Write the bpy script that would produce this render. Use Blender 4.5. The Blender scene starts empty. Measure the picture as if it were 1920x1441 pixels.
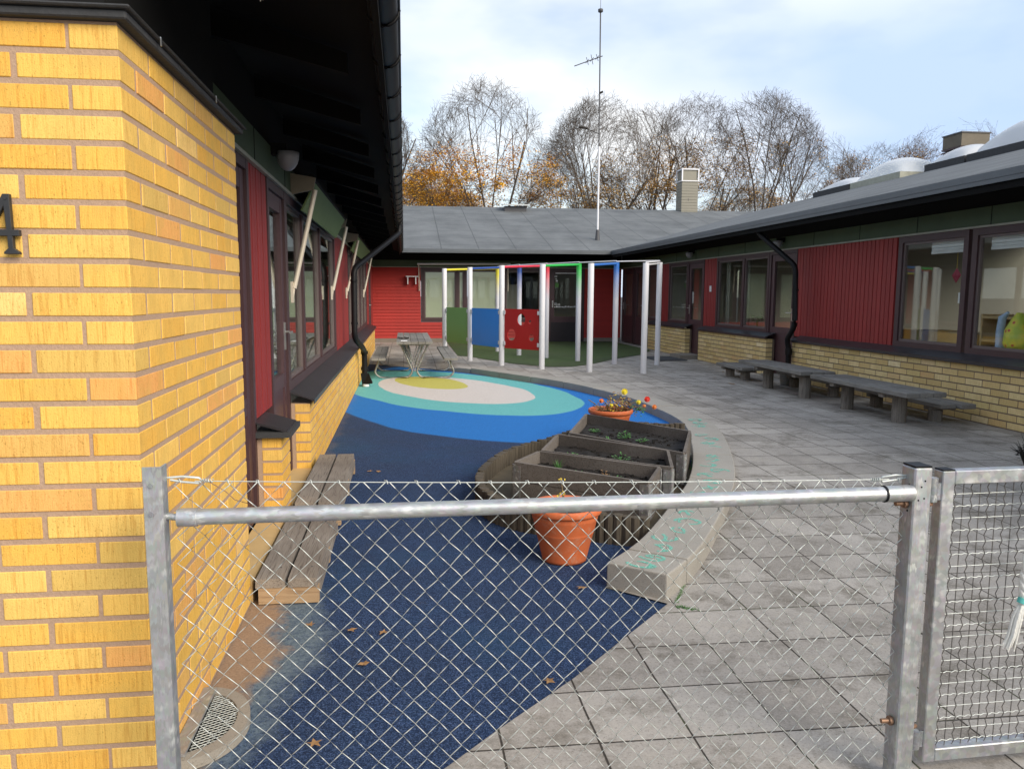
import bpy, bmesh, math, random
from mathutils import Vector, Matrix
random.seed(7)
S = bpy.context.scene
COL = S.collection
# ------------------------------------------------------------------ camera
CAM_Z = 1.43
f_px, ppx, ppy, pitch, yaw, roll = 1500., 941., 738.5, .1239, -.1215, -.0039
cp, sp, cy, sy = math.cos(pitch), math.sin(pitch), math.cos(yaw), math.sin(yaw)
F = Vector((-sy*cp, cy*cp, -sp)); R = Vector((cy, sy, 0)); D = F.cross(R)
R2 = R*math.cos(roll)+D*math.sin(roll); D2 = -R*math.sin(roll)+D*math.cos(roll)
cd = bpy.data.cameras.new("camera"); cam = bpy.data.objects.new("camera", cd); COL.objects.link(cam)
m3 = Matrix((R2, -D2, -F)).transposed()
cam.matrix_world = Matrix.Translation((0, 0, CAM_Z)) @ m3.to_4x4()
cd.sensor_fit = 'HORIZONTAL'; cd.sensor_width = 36.; cd.lens = f_px/1920*36
cd.shift_x = (960-ppx)/1920; cd.shift_y = (ppy-720.5)/1920
cd.clip_start = .05; cd.clip_end = 2000
S.camera = cam
# ------------------------------------------------------------------ sky and sun
SUN_EL, SUN_AZ = math.radians(30), math.radians(140)     # azimuth clockwise from +Y (the sun is behind the camera, to its right)
w = bpy.data.worlds.new("World"); S.world = w; w.use_nodes = True
nt = w.node_tree; nt.nodes.clear()
def wn(t, **k):
    n = nt.nodes.new(t)
    for a, b in k.items(): setattr(n, a, b)
    return n
sky = wn('ShaderNodeTexSky', sky_type='NISHITA', sun_disc=False); sky.sun_elevation = SUN_EL; sky.sun_rotation = SUN_AZ
sky.air_density = 1.0; sky.dust_density = 1.0
skm = wn('ShaderNodeVectorMath', operation='SCALE'); skm.inputs['Scale'].default_value = .095
nt.links.new(sky.outputs[0], skm.inputs[0])
tc = wn('ShaderNodeTexCoord'); mp = wn('ShaderNodeMapping'); mp.inputs['Scale'].default_value = (1, 1, 2.4)
mp.inputs['Location'].default_value = (.35, .1, .2)
nt.links.new(tc.outputs['Generated'], mp.inputs[0])
n1 = wn('ShaderNodeTexNoise'); n1.inputs['Scale'].default_value = 2.6; n1.inputs['Detail'].default_value = 5; n1.inputs['Roughness'].default_value = .5
n2 = wn('ShaderNodeTexNoise'); n2.inputs['Scale'].default_value = 1.5; n2.inputs['Detail'].default_value = 4; n2.inputs['Roughness'].default_value = .45
nt.links.new(mp.outputs[0], n1.inputs['Vector']); nt.links.new(mp.outputs[0], n2.inputs['Vector'])
cr = wn('ShaderNodeValToRGB'); cr.color_ramp.elements[0].position = .34; cr.color_ramp.elements[1].position = .56
cr.color_ramp.elements[0].color = (.12, .12, .12, 1)
nt.links.new(n1.outputs[0], cr.inputs[0])
cc = wn('ShaderNodeValToRGB'); cc.color_ramp.elements[0].position = .38; cc.color_ramp.elements[0].color = (.29, .37, .51, 1)
cc.color_ramp.elements[1].position = .62; cc.color_ramp.elements[1].color = (.53, .54, .55, 1)
nt.links.new(n2.outputs[0], cc.inputs[0])
mx = wn('ShaderNodeMix', data_type='RGBA'); nt.links.new(cr.outputs[0], mx.inputs[0]); nt.links.new(skm.outputs[0], mx.inputs[6]); nt.links.new(cc.outputs[0], mx.inputs[7])
bg = wn('ShaderNodeBackground'); bg.inputs['Strength'].default_value = 1.0
out = wn('ShaderNodeOutputWorld'); nt.links.new(mx.outputs[2], bg.inputs[0]); nt.links.new(bg.outputs[0], out.inputs[0])
sd = bpy.data.lights.new("sun", 'SUN'); so = bpy.data.objects.new("sun", sd); COL.objects.link(so)
sd.energy = 2.0; sd.angle = math.radians(38); sd.color = (1, .9, .76)
sv = Vector((math.sin(SUN_AZ)*math.cos(SUN_EL), math.cos(SUN_AZ)*math.cos(SUN_EL), math.sin(SUN_EL)))
so.rotation_euler = sv.to_track_quat('Z', 'Y').to_euler(); so.location = (6, -8, 12)
S.view_settings.view_transform = 'Standard'; S.view_settings.look = 'None'; S.view_settings.exposure = 1.12; S.view_settings.gamma = 1
S.render.engine = 'CYCLES'
# ------------------------------------------------------------------ materials
MATS = {}
class NT:
    def __init__(s, name):
        s.m = bpy.data.materials.new(name); s.m.use_nodes = True; s.t = s.m.node_tree
        s.b = s.t.nodes['Principled BSDF']; s.out = s.t.nodes['Material Output']; MATS[name] = s.m
    def n(s, t, **k):
        n = s.t.nodes.new(t)
        for a, b in k.items(): setattr(n, a, b)
        return n
    def l(s, a, b): s.t.links.new(a, b)
    def pos(s, kind='Object'):
        if kind == 'World': return s.n('ShaderNodeNewGeometry').outputs['Position']
        return s.n('ShaderNodeTexCoord').outputs[kind]
    def scl(s, v, sc, loc=(0, 0, 0), rot=(0, 0, 0)):
        m = s.n('ShaderNodeMapping'); m.inputs['Scale'].default_value = sc; m.inputs['Location'].default_value = loc; m.inputs['Rotation'].default_value = rot
        s.l(v, m.inputs[0]); return m.outputs[0]
    def noise(s, v, sc, det=3, rough=.5, dist=0):
        n = s.n('ShaderNodeTexNoise'); n.inputs['Scale'].default_value = sc; n.inputs['Detail'].default_value = det
        n.inputs['Roughness'].default_value = rough; n.inputs['Distortion'].default_value = dist
        s.l(v, n.inputs['Vector']); return n.outputs[0]
    def ramp(s, fac, *stops, interp='LINEAR'):
        r = s.n('ShaderNodeValToRGB'); e = r.color_ramp; e.interpolation = interp
        while len(e.elements) < len(stops): e.elements.new(.5)
        for el, (p, c) in zip(e.elements, stops):
            el.position = p; el.color = (c, c, c, 1) if isinstance(c, (int, float)) else (*c, 1)
        s.l(fac, r.inputs[0]); return r.outputs[0]
    def mix(s, fac, a, b, mode='MIX'):
        m = s.n('ShaderNodeMix', data_type='RGBA', blend_type=mode)
        for i, x in ((0, fac), (6, a), (7, b)):
            if hasattr(x, 'links'): s.l(x, m.inputs[i])
            else: m.inputs[i].default_value = x if i == 0 else ((x, x, x, 1) if isinstance(x, (int, float)) else (*x, 1))
        return m.outputs[2]
    def math(s, op, a, b=None, c=None, clamp=False):
        m = s.n('ShaderNodeMath', operation=op, use_clamp=clamp)
        for i, x in enumerate((a, b, c)):
            if x is None: continue
            if hasattr(x, 'links'): s.l(x, m.inputs[i])
            else: m.inputs[i].default_value = x
        return m.outputs[0]
    def bump(s, h, st=.3, dist=.01):
        b = s.n('ShaderNodeBump'); b.inputs['Strength'].default_value = st; b.inputs['Distance'].default_value = dist
        s.l(h, b.inputs['Height']); s.l(b.outputs[0], s.b.inputs['Normal'])
    def col(s, x):
        if hasattr(x, 'links'): s.l(x, s.b.inputs['Base Color'])
        else: s.b.inputs['Base Color'].default_value = (*x, 1)
    def set(s, **k):
        for a, v in k.items():
            i = s.b.inputs[a.replace('_', ' ')]
            if hasattr(v, 'links'): s.l(v, i)
            else: i.default_value = v
def simple(name, c, rough=.6, metal=0, var=.15, sc=6, bump=0, bsc=60, spec=.5):
    t = NT(name); p = t.pos(); n = t.noise(p, sc, 4, .6)
    t.col(t.mix(n, tuple(x*(1-var) for x in c), tuple(min(1, x*(1+var)) for x in c)))
    t.set(Roughness=rough, Metallic=metal); t.b.inputs['Specular IOR Level'].default_value = spec
    if bump: t.bump(t.noise(p, bsc, 3), bump, .004)
    return t
def brickmat(name, stops, mulsoot, rough=.75):
    t = NT(name); g = t.n('ShaderNodeNewGeometry'); p = g.outputs['Position']
    base = t.ramp(g.outputs['Random Per Island'], *stops)
    st = t.noise(t.scl(p, (150, 150, 9)), 1, 3, .6)
    dk = t.ramp(st, (.30, (.66, .48, .30)), (.50, (1, 1, 1)))
    c = t.mix(.62, base, dk, 'MULTIPLY')
    pit = t.noise(t.scl(p, (260, 260, 90)), 1, 3, .7); c = t.mix(t.ramp(pit, (.60, 0), (.68, .75)), c, tuple(x*.38 for x in stops[0][1]))
    c = t.mix(t.ramp(pit, (.28, .45), (.38, 0)), c, tuple(min(1, x*1.25+.03) for x in stops[2][1]))
    bl = t.noise(p, 9, 4, .6); c = t.mix(t.ramp(bl, (.42, 0), (.7, .5)), c, mulsoot)
    sp_ = t.noise(p, 240, 2, .5); c = t.mix(t.ramp(sp_, (.64, 0), (.72, .55)), c, tuple(x*.35 for x in stops[0][1]))
    t.col(c); t.set(Roughness=rough); t.b.inputs['Specular IOR Level'].default_value = .25
    t.bump(t.math('ADD', st, t.math('MULTIPLY', sp_, .6)), .55, .003)
brickmat('brick_near', [(0, (.74, .40, .07)), (.35, (.78, .46, .09)), (.6, (.82, .53, .14)), (.78, (.76, .44, .08)), (.88, (.66, .44, .12)), (.97, (.77, .37, .11)), (1, (.84, .58, .20))], (.55, .36, .09))
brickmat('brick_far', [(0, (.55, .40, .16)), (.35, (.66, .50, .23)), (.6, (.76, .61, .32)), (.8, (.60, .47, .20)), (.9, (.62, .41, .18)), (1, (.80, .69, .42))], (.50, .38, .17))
def mortar(name, c):
    t = NT(name); p = t.pos('World'); n = t.noise(p, 120, 4, .7)
    t.col(t.mix(n, tuple(x*.7 for x in c), tuple(x*1.25 for x in c))); t.set(Roughness=.95); t.bump(n, .6, .004)
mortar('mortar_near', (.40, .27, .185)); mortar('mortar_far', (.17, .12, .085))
# roofing felt: grey sheets with seams running down the slope
t = NT('roof_felt'); p = t.pos('World'); n = t.noise(p, 1.3, 5, .6); n3 = t.noise(p, 90, 2)
c = t.ramp(n, (.3, (.085, .092, .096)), (.7, (.145, .155, .160)))
c = t.mix(t.ramp(t.noise(p, 5, 5, .7), (.62, 0), (.72, .35)), c, (.13, .16, .10))
sx = t.n('ShaderNodeSeparateXYZ'); t.l(p, sx.inputs[0])
wob = t.noise(t.scl(p, (.6, .6, .6)), 1, 2)
seam = None
for ax, per in (('X', 1.0), ('Y', 1.0)):
    fr = t.math('FRACT', t.math('ADD', t.math('MULTIPLY', sx.outputs[ax], 1/per), t.math('MULTIPLY', wob, .03)))
    d = t.math('LESS_THAN', fr, .03); seam = d if seam is None else t.math('MAXIMUM', seam, d)
c = t.mix(t.math('MULTIPLY', seam, .55), c, (.03, .033, .036)); t.col(c); t.set(Roughness=.85); t.bump(t.math('ADD', n3, t.math('MULTIPLY', seam, -1)), .3, .01)
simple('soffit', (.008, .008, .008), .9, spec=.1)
simple('gutter_black', (.008, .008, .009), .5, 0, .3, spec=.22)
simple('fascia_metal', (.10, .11, .12), .45, .3, .25, 3)
simple('bitumen', (.035, .036, .038), .8, 0, .35, 20, .5, 80)
simple('green_board', (.055, .085, .042), .7, 0, .2, 3, .2)
simple('trim_pale', (.32, .32, .26), .6, .2, .3, 10)
simple('sill_metal', (.035, .032, .036), .38, .2, .45, 5)
simple('black_board', (.012, .012, .012), .8, spec=.1)
simple('brown_frame', (.052, .024, .026), .5, 0, .25, 8, .15)
simple('brown_dark', (.02, .013, .016), .5, 0, .3, 8)
simple('door_panel', (.065, .03, .034), .5, 0, .2, 4)
simple('steel', (.55, .55, .53), .3, .9, .15)
simple('arm_cream', (.62, .55, .44), .45, .1, .12, 14)
simple('bracket_tan', (.24, .20, .14), .5, .2, .2, 14)
simple('awning_green', (.12, .17, .055), .75, 0, .2, 8, .2)
simple('lamp_white', (.26, .26, .27), .4)
simple('white_paint', (.72, .72, .74), .4, 0, .08, 5)
t = NT('blind_pale'); tl = t.n('ShaderNodeBsdfTranslucent'); tl.inputs[0].default_value = (.97, .98, .82, 1); t.col((.80, .82, .66)); t.set(Roughness=.9)
ms = t.n('ShaderNodeMixShader'); ms.inputs[0].default_value = .7; t.l(t.b.outputs[0], ms.inputs[1]); t.l(tl.outputs[0], ms.inputs[2]); t.l(ms.outputs[0], t.out.inputs[0])
simple('interior_wall', (.25, .24, .20), .9, 0, .12, 1.2)
simple('interior_floor', (.20, .165, .125), .6, 0, .2, 2)
simple('interior_brown', (.23, .10, .07), .7, 0, .15, 3)
simple('birch', (.55, .38, .18), .5, 0, .15, 6)
simple('birch_dark', (.30, .16, .08), .5, 0, .2, 6)
simple('bounce_white', (.7, .7, .66), .8)
simple('paper_white', (.7, .7, .7), .8)
simple('cloth_blue', (.35, .45, .62), .9, 0, .3, 20)
simple('ornament_red', (.30, .02, .05), .6)
simple('number_iron', (.035, .036, .038), .5, .3, .2, 40)
simple('plastic_blue', (.02, .03, .25), .5)
simple('log_end', (.17, .135, .10), .9, 0, .4, 25, .4)
simple('soil', (.010, .0075, .006), .95, 0, .6, 30, .9, 70)
simple('bed_soil', (.11, .085, .05), .95, 0, .5, 12, .8, 60)
simple('leaf_green', (.07, .20, .04), .6, 0, .35, 25)
simple('leaf_yellow', (.62, .45, .05), .6, 0, .3, 25)
simple('leaf_dry', (.30, .17, .07), .8, 0, .4, 30)
simple('petal_yellow', (.80, .66, .03), .6)
simple('petal_orange', (.75, .22, .04), .6)
simple('petal_red', (.70, .04, .02), .6)
simple('stem_dry', (.20, .15, .08), .8)
simple('bark', (.095, .075, .058), .9, 0, .3, 4)
simple('chimney_tin', (.20, .19, .155), .5, .3, .12, 2)
simple('chimney_dark', (.07, .07, .075), .6, .2, .15, 3)
simple('chimney_brass', (.10, .082, .055), .6, .1, .3, 8)
simple('mat_rubber', (.05, .055, .06), .9, 0, .3, 30, .5)
simple('stone_step', (.22, .20, .17), .85, 0, .2, 10, .3)
simple('threshold_tile', (.55, .38, .17), .7, 0, .15, 10)
simple('plinth', (.20, .17, .14), .9, 0, .2, 6, .3)
simple('bucket_grey', (.45, .47, .48), .5)
simple('rope_white', (.72, .70, .64), .85, 0, .15, 60, .8, 150)
simple('tape_teal', (.10, .45, .40), .6)
simple('twig_dark', (.03, .026, .022), .9)
simple('asphalt', (.05, .05, .052), .9, 0, .3, 30, .5)
simple('lawn', (.06, .09, .03), .95, 0, .3, 1)
simple('wire', (.55, .58, .55), .42, .4, .3, 60); simple('wire_dark', (.13, .12, .11), .5, .4, .3, 60)
simple('bolt_rust', (.28, .17, .11), .55, .6, .5, 90)
def leafmat(name, c1, c2):
    t = NT(name); g = t.n('ShaderNodeNewGeometry'); t.col(t.ramp(g.outputs['Random Per Island'], (0, c1), (1, c2)))
    t.set(Roughness=.7); t.b.inputs['Specular IOR Level'].default_value = .2
    t.b.inputs['Transmission Weight'].default_value = 0
leafmat('leaf_autumn', (.62, .27, .015), (.80, .46, .04)); leafmat('leaf_brown', (.34, .16, .03), (.56, .34, .07))
# galvanised steel with spangle
def galv(name, a, b, r=.42):
    t = NT(name); p = t.pos('World'); v = t.n('ShaderNodeTexVoronoi'); v.inputs['Scale'].default_value = 60; t.l(t.mix(.06, p, t.n('ShaderNodeTexNoise').outputs[1]), v.inputs['Vector'])
    n = t.noise(p, 7, 5, .65); n2_ = t.noise(p, 30, 3, .6)
    c = t.mix(n, a, b); c = t.mix(t.ramp(n2_, (.55, 0), (.75, .5)), c, (.62, .64, .60)); fl = t.n('ShaderNodeTexVoronoi'); fl.inputs['Scale'].default_value = 38; t.l(t.scl(t.mix(.04, p, t.n('ShaderNodeTexNoise').outputs[1]), (1, 1, 1.3)), fl.inputs['Vector']); fw_ = t.math('LESS_THAN', t.n('ShaderNodeSeparateColor').outputs[0], -1)
    wf = t.n('ShaderNodeSeparateColor'); t.l(fl.outputs['Color'], wf.inputs[0]); fk = t.math('MULTIPLY', t.ramp(wf.outputs[0], (.80, 0), (.86, 1)), t.ramp(fl.outputs['Distance'], (.25, .55), (.6, 0)))
    c = t.mix(.3, c, v.outputs['Color'], 'SOFT_LIGHT'); c = t.mix(fk, c, (.78, .80, .74))
    hsv = t.n('ShaderNodeHueSaturation'); hsv.inputs['Saturation'].default_value = .35; t.l(c, hsv.inputs['Color'])
    t.col(hsv.outputs[0]); t.set(Roughness=t.ramp(n2_, (.3, r-.08), (.7, r+.15)), Metallic=.65); t.bump(n2_, .08, .004)
galv('galv', (.30, .33, .35), (.46, .49, .50)); galv('galv_dark', (.20, .24, .28), (.30, .34, .38), .5)
galv('galv_old', (.22, .21, .19), (.34, .33, .30), .55)
# glass: thin pane
t = NT('glass'); t.t.nodes.remove(t.b); tr = t.n('ShaderNodeBsdfTransparent'); tr.inputs[0].default_value = (.95, .97, .96, 1)
gl = t.n('ShaderNodeBsdfGlossy'); gl.inputs['Roughness'].default_value = .015; gl.inputs[0].default_value = (.9, .95, .92, 1)
fr = t.n('ShaderNodeFresnel'); gn = t.n('ShaderNodeNewGeometry'); t.l(t.math('ADD', 1.42, t.math('MULTIPLY', gn.outputs['Backfacing'], 1/1.42-1.42)), fr.inputs['IOR'])
ms = t.n('ShaderNodeMixShader'); t.l(fr.outputs[0], ms.inputs[0]); t.l(tr.outputs[0], ms.inputs[1]); t.l(gl.outputs[0], ms.inputs[2]); t.l(ms.outputs[0], t.out.inputs[0])
t = NT('dome_acrylic'); t.col((.92, .94, .96)); t.set(Roughness=.22); t.b.inputs['Transmission Weight'].default_value = .45; t.b.inputs['IOR'].default_value = 1.2
# red boards
def redmat(name, a, b):
    t = NT(name); p = t.pos('World'); n = t.noise(t.scl(p, (3, 3, .6)), 1, 4, .6); g = t.n('ShaderNodeNewGeometry')
    c = t.mix(n, a, b); c = t.mix(t.ramp(g.outputs['Random Per Island'], (0, 0), (1, .25)), c, tuple(x*.6 for x in a))
    t.col(c); t.set(Roughness=.62); t.bump(t.noise(t.scl(p, (120, 120, 5)), 1, 3), .25, .002)
redmat('red_boards', (.21, .014, .013), (.32, .026, .021)); redmat('red_lap', (.32, .013, .008), (.46, .024, .014))
# weathered wood (grain along the object's long axis, given)
def wood(name, a, b, dark, axis):
    t = NT(name); p = t.pos('Object'); sc = [26, 26, 26]; sc[axis] = 1.6
    dn = t.noise(p, 2.2, 2); v = t.scl(p, tuple(sc)); 
    w_ = t.n('ShaderNodeTexNoise'); w_.inputs['Scale'].default_value = 1; w_.inputs['Detail'].default_value = 5; w_.inputs['Roughness'].default_value = .65; w_.inputs['Distortion'].default_value = 1.8; t.l(v, w_.inputs['Vector'])
    sc2 = [170, 170, 170]; sc2[axis] = 6; fine = t.noise(t.scl(p, tuple(sc2)), 1, 3, .6)
    g = t.n('ShaderNodeNewGeometry'); c = t.mix(w_.outputs[0], a, b); c = t.mix(t.ramp(fine, (.52, 0), (.68, .7)), c, dark)
    c = t.mix(t.ramp(dn, (.4, 0), (.75, .45)), c, dark); c = t.mix(t.ramp(g.outputs['Random Per Island'], (0, 0), (1, .3)), c, dark)
    t.col(c); t.set(Roughness=.85); t.b.inputs['Specular IOR Level'].default_value = .2; t.bump(t.math('ADD', fine, w_.outputs[0]), .5, .003)
wood('wood_y', (.23, .20, .17), (.38, .34, .295), (.08, .062, .05), 1); wood('wood_x', (.19, .165, .14), (.33, .29, .25), (.07, .055, .045), 0)
wood('wood_table', (.22, .21, .195), (.38, .37, .34), (.055, .05, .045), 1); wood('wood_post', (.18, .16, .14), (.38, .35, .31), (.03, .025, .02), 2)
wood('wood_log', (.085, .07, .052), (.19, .16, .12), (.03, .025, .018), 2); wood('wood_fresh', (.38, .26, .15), (.48, .35, .22), (.22, .14, .08), 0)
wood('wood_bed', (.145, .125, .108), (.30, .27, .24), (.035, .026, .02), 0)
# concrete
def concrete(name, a, b, sp=.5):
    t = NT(name); p = t.pos('World'); n = t.noise(p, 3, 5, .65); s2 = t.noise(p, 160, 3, .7); s3 = t.noise(p, 420, 2)
    c = t.mix(n, a, b); c = t.mix(t.ramp(s2, (.55, 0), (.68, sp)), c, tuple(x*.4 for x in a)); c = t.mix(t.ramp(s3, (.62, 0), (.72, .5)), c, (.45, .42, .36))
    t.col(c); t.set(Roughness=.9); t.bump(t.math('ADD', s2, n), .5, .005)
concrete('kerb_concrete', (.27, .25, .215), (.42, .395, .35)); concrete('kerb_dark', (.10, .085, .07), (.19, .17, .14)); concrete('well_concrete', (.24, .21, .17), (.36, .33, .28))
# paving slabs
t = NT('paving'); p = t.pos('World'); sx = t.n('ShaderNodeSeparateXYZ'); t.l(p, sx.inputs[0])
wb = t.noise(p, 2.0, 2); wbv = t.math('MULTIPLY', t.math('SUBTRACT', wb, .5), .02)
U = t.math('DIVIDE', t.math('SUBTRACT', t.math('ADD', sx.outputs[0], wbv), .6067), .3128); V = t.math('DIVIDE', t.math('SUBTRACT', sx.outputs[1], 2.3532), .3343)
cu, cv = t.math('FLOOR', U), t.math('FLOOR', V); fu, fv = t.math('FRACT', U), t.math('FRACT', V)
def edge(fx): return t.math('MINIMUM', fx, t.math('SUBTRACT', 1.0, fx))
e = t.math('MINIMUM', edge(fu), edge(fv)); jn = t.noise(p, 50, 3, .7); ew = t.math('ADD', e, t.math('MULTIPLY', t.math('SUBTRACT', jn, .5), .012))
joint = t.ramp(ew, (.007, 1), (.015, 0)); cmb = t.n('ShaderNodeCombineXYZ'); t.l(cu, cmb.inputs[0]); t.l(cv, cmb.inputs[1])
wn_ = t.n('ShaderNodeTexWhiteNoise', noise_dimensions='2D'); t.l(cmb.outputs[0], wn_.inputs['Vector'])
big = t.noise(p, .75, 6, .68); med = t.noise(p, 3.6, 6, .72); fine = t.noise(p, 120, 5, .85)
c = t.ramp(wn_.outputs[0], (0, (.30, .275, .245)), (.5, (.37, .342, .308)), (1, (.44, .41, .37)))
c = t.mix(t.ramp(med, (.50, 0), (.66, .74)), c, (.125, .108, .08)); c = t.mix(t.ramp(big, (.46, 0), (.68, .5)), c, (.165, .15, .13))
c = t.mix(t.ramp(med, (.30, .7), (.45, 0)), c, (.44, .40, .34))
c = t.mix(t.ramp(fine, (.54, 0), (.66, .75)), c, (.085, .072, .055)); c = t.mix(t.ramp(fine, (.32, .8), (.44, 0)), c, (.56, .51, .45))
ms_ = t.ramp(t.noise(p, 2.2, 3), (.55, 0), (.62, .8)); jc = t.mix(ms_, (.040, .032, .024), (.07, .08, .035)); c = t.mix(joint, c, jc)
t.col(c); t.set(Roughness=.88); t.bump(t.math('SUBTRACT', t.math('MULTIPLY', fine, .35), t.math('MULTIPLY', joint, 1.0)), .7, .006)
# rubber play surface: the colour fields are separately coloured granules
t = NT('rubber'); p = t.pos('World'); sx = t.n('ShaderNodeSeparateXYZ')
wv = t.n('ShaderNodeTexNoise'); wv.inputs['Scale'].default_value = .9; t.l(p, wv.inputs['Vector'])
pw = t.n('ShaderNodeVectorMath', operation='ADD'); off = t.n('ShaderNodeVectorMath', operation='SCALE'); t.l(wv.outputs[1], off.inputs[0]); off.inputs['Scale'].default_value = .16
t.l(p, pw.inputs[0]); t.l(off.outputs[0], pw.inputs[1]); q = t.scl(pw.outputs[0], (1, 1, 1), (-.08, -.08, 0))
def ell(cx, cy_, a, b, th):
    m = t.n('ShaderNodeMapping', vector_type='TEXTURE'); m.inputs['Location'].default_value = (cx, cy_, 0); m.inputs['Rotation'].default_value = (0, 0, th); m.inputs['Scale'].default_value = (a, b, 1)
    t.l(q, m.inputs[0]); s_ = t.n('ShaderNodeSeparateXYZ'); t.l(m.outputs[0], s_.inputs[0])
    r_ = t.math('ADD', t.math('MULTIPLY', s_.outputs[0], s_.outputs[0]), t.math('MULTIPLY', s_.outputs[1], s_.outputs[1])); return t.ramp(t.math('MULTIPLY', r_, .5), (.495, 1), (.505, 0))
gran = t.noise(p, 170, 4, .8); wear = t.noise(p, 1.6, 5, .65)
navy = t.ramp(gran, (.38, (.003, .008, .022)), (.47, (.010, .025, .068)), (.54, (.022, .052, .13)), (.62, (.10, .15, .29)))
navy = t.mix(t.ramp(wear, (.40, 0), (.75, .45)), navy, (.022, .034, .060))
navy = t.mix(t.ramp(t.noise(p, .9, 4, .6), (.5, 0), (.72, .35)), navy, (.02, .085, .17))
sp2 = t.noise(p, 230, 2, .7); navy = t.mix(t.ramp(sp2, (.64, 0), (.72, .7)), navy, (.25, .32, .42))
gr_ = t.ramp(gran, (.36, 0), (.64, 1))
def gr(a, b): return t.mix(gr_, tuple(x*.75 for x in a), tuple(min(1, x*1.15) for x in b))
c = t.mix(ell(1.6, 12.3, 2.72, 4.78, 0), navy, gr((.012, .13, .42), (.03, .21, .60)))
c = t.mix(ell(.64, 12.25, 1.5, 3.05, .36), c, gr((.09, .36, .36), (.19, .55, .54)))
c = t.mix(ell(.70, 12.2, .97, 1.9, .37), c, gr((.50, .44, .40), (.72, .68, .64)))
c = t.mix(ell(.42, 13.05, .50, 1.0, .35), c, gr((.42, .38, .06), (.62, .58, .16)))
t.l(p, sx.inputs[0]); X_, Y_ = sx.outputs[0], sx.outputs[1]
wl = t.noise(p, 3.2, 5, .7); d = t.math('ADD', t.math('SUBTRACT', X_, -.72), t.math('MULTIPLY', t.math('SUBTRACT', .5, wl), .40))
yb = t.math('SUBTRACT', 1.0, t.math('MULTIPLY', t.math('ABSOLUTE', t.math('SUBTRACT', Y_, 3.25)), .75), clamp=True)
dd = t.math('SUBTRACT', d, t.math('MULTIPLY', yb, .34)); pale = t.math('MULTIPLY', t.math('MULTIPLY_ADD', dd, -8, .9, clamp=True), t.math('MULTIPLY_ADD', yb, 3, .12, clamp=True))
dd2 = t.math('SUBTRACT', d, t.math('MULTIPLY', yb, .16)); sand = t.math('MULTIPLY', t.math('MULTIPLY_ADD', dd2, -14, .9, clamp=True), t.math('MULTIPLY_ADD', yb, 3, .1, clamp=True))
pale = t.math('MULTIPLY', pale, t.ramp(t.noise(p, 55, 4, .8), (.36, .25), (.56, 1)))
c = t.mix(t.math('MULTIPLY', pale, .80), c, t.mix(gran, (.06, .13, .18), (.28, .32, .34))); c = t.mix(sand, c, t.mix(t.noise(p, 130, 3, .7), (.16, .10, .06), (.46, .33, .23)))
dirt = t.noise(p, 6, 6, .75); c = t.mix(t.ramp(dirt, (.60, 0), (.78, .35)), c, (.12, .10, .08)); t.col(c)
t.set(Roughness=.9); t.b.inputs['Specular IOR Level'].default_value = .2; t.bump(gran, .7, .004)
t = NT('grass_carpet'); p = t.pos('World'); a = t.noise(p, 5, 5, .7); b_ = t.noise(p, 160, 2)
c = t.mix(a, (.034, .060, .012), (.085, .125, .028)); c = t.mix(t.ramp(t.noise(p, .8, 3), (.45, 0), (.65, .7)), c, (.05, .055, .028)); c = t.mix(b_, c, (.045, .08, .02)); t.col(c); t.set(Roughness=.95); t.bump(b_, .8, .01)
t = NT('terracotta'); p = t.pos(); n = t.noise(p, 9, 5, .65); c = t.mix(n, (.50, .105, .030), (.66, .17, .055)); c = t.mix(t.ramp(t.noise(p, 22, 5, .75), (.52, 0), (.70, .45)), c, (.52, .33, .22)); c = t.mix(t.ramp(t.noise(p, 7, 5, .8), (.58, 0), (.72, .4)), c, (.16, .07, .035)); t.col(c); t.set(Roughness=.65); t.bump(n, .1, .004)
t = NT('chalk'); p = t.pos('World'); n = t.noise(p, 90, 4, .8); t.col((.20, .58, .46)); t.set(Roughness=.95); t.set(Alpha=t.ramp(n, (.38, 0), (.52, .9)))
def polemat(name, c):
    t = NT(name); p = t.pos('World'); s_ = t.n('ShaderNodeSeparateXYZ'); t.l(p, s_.inputs[0]); n = t.noise(p, 6, 3)
    k = t.math('MULTIPLY_ADD', t.math('ADD', s_.outputs[2], t.math('MULTIPLY', n, .2)), 1.7, -2.45, clamp=True); t.col(t.mix(k, (.62, .62, .66), c)); t.set(Roughness=.45)
for nm, c in (('yellow', (.62, .55, .03)), ('navy', (.02, .06, .25)), ('red', (.60, .03, .06)), ('green', (.02, .42, .06)), ('blue', (.02, .13, .45))):
    simple('paint_'+nm, c, .45); polemat('pole_'+nm, c)
simple('panel_green', (.20, .42, .12), .45, 0, .05, 2); simple('panel_blue', (.01, .27, .85), .4, 0, .05, 2); simple('panel_red', (.42, .008, .008), .45, 0, .1, 2)
t = NT('bag_print'); p = t.pos(); v = t.n('ShaderNodeTexVoronoi'); v.inputs['Scale'].default_value = 14; t.l(p, v.inputs['Vector']); t.col(t.ramp(v.outputs['Distance'], (.18, (.45, .05, .03)), (.3, (.62, .55, .04)), (.8, (.40, .48, .05)))); t.set(Roughness=.5)
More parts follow.
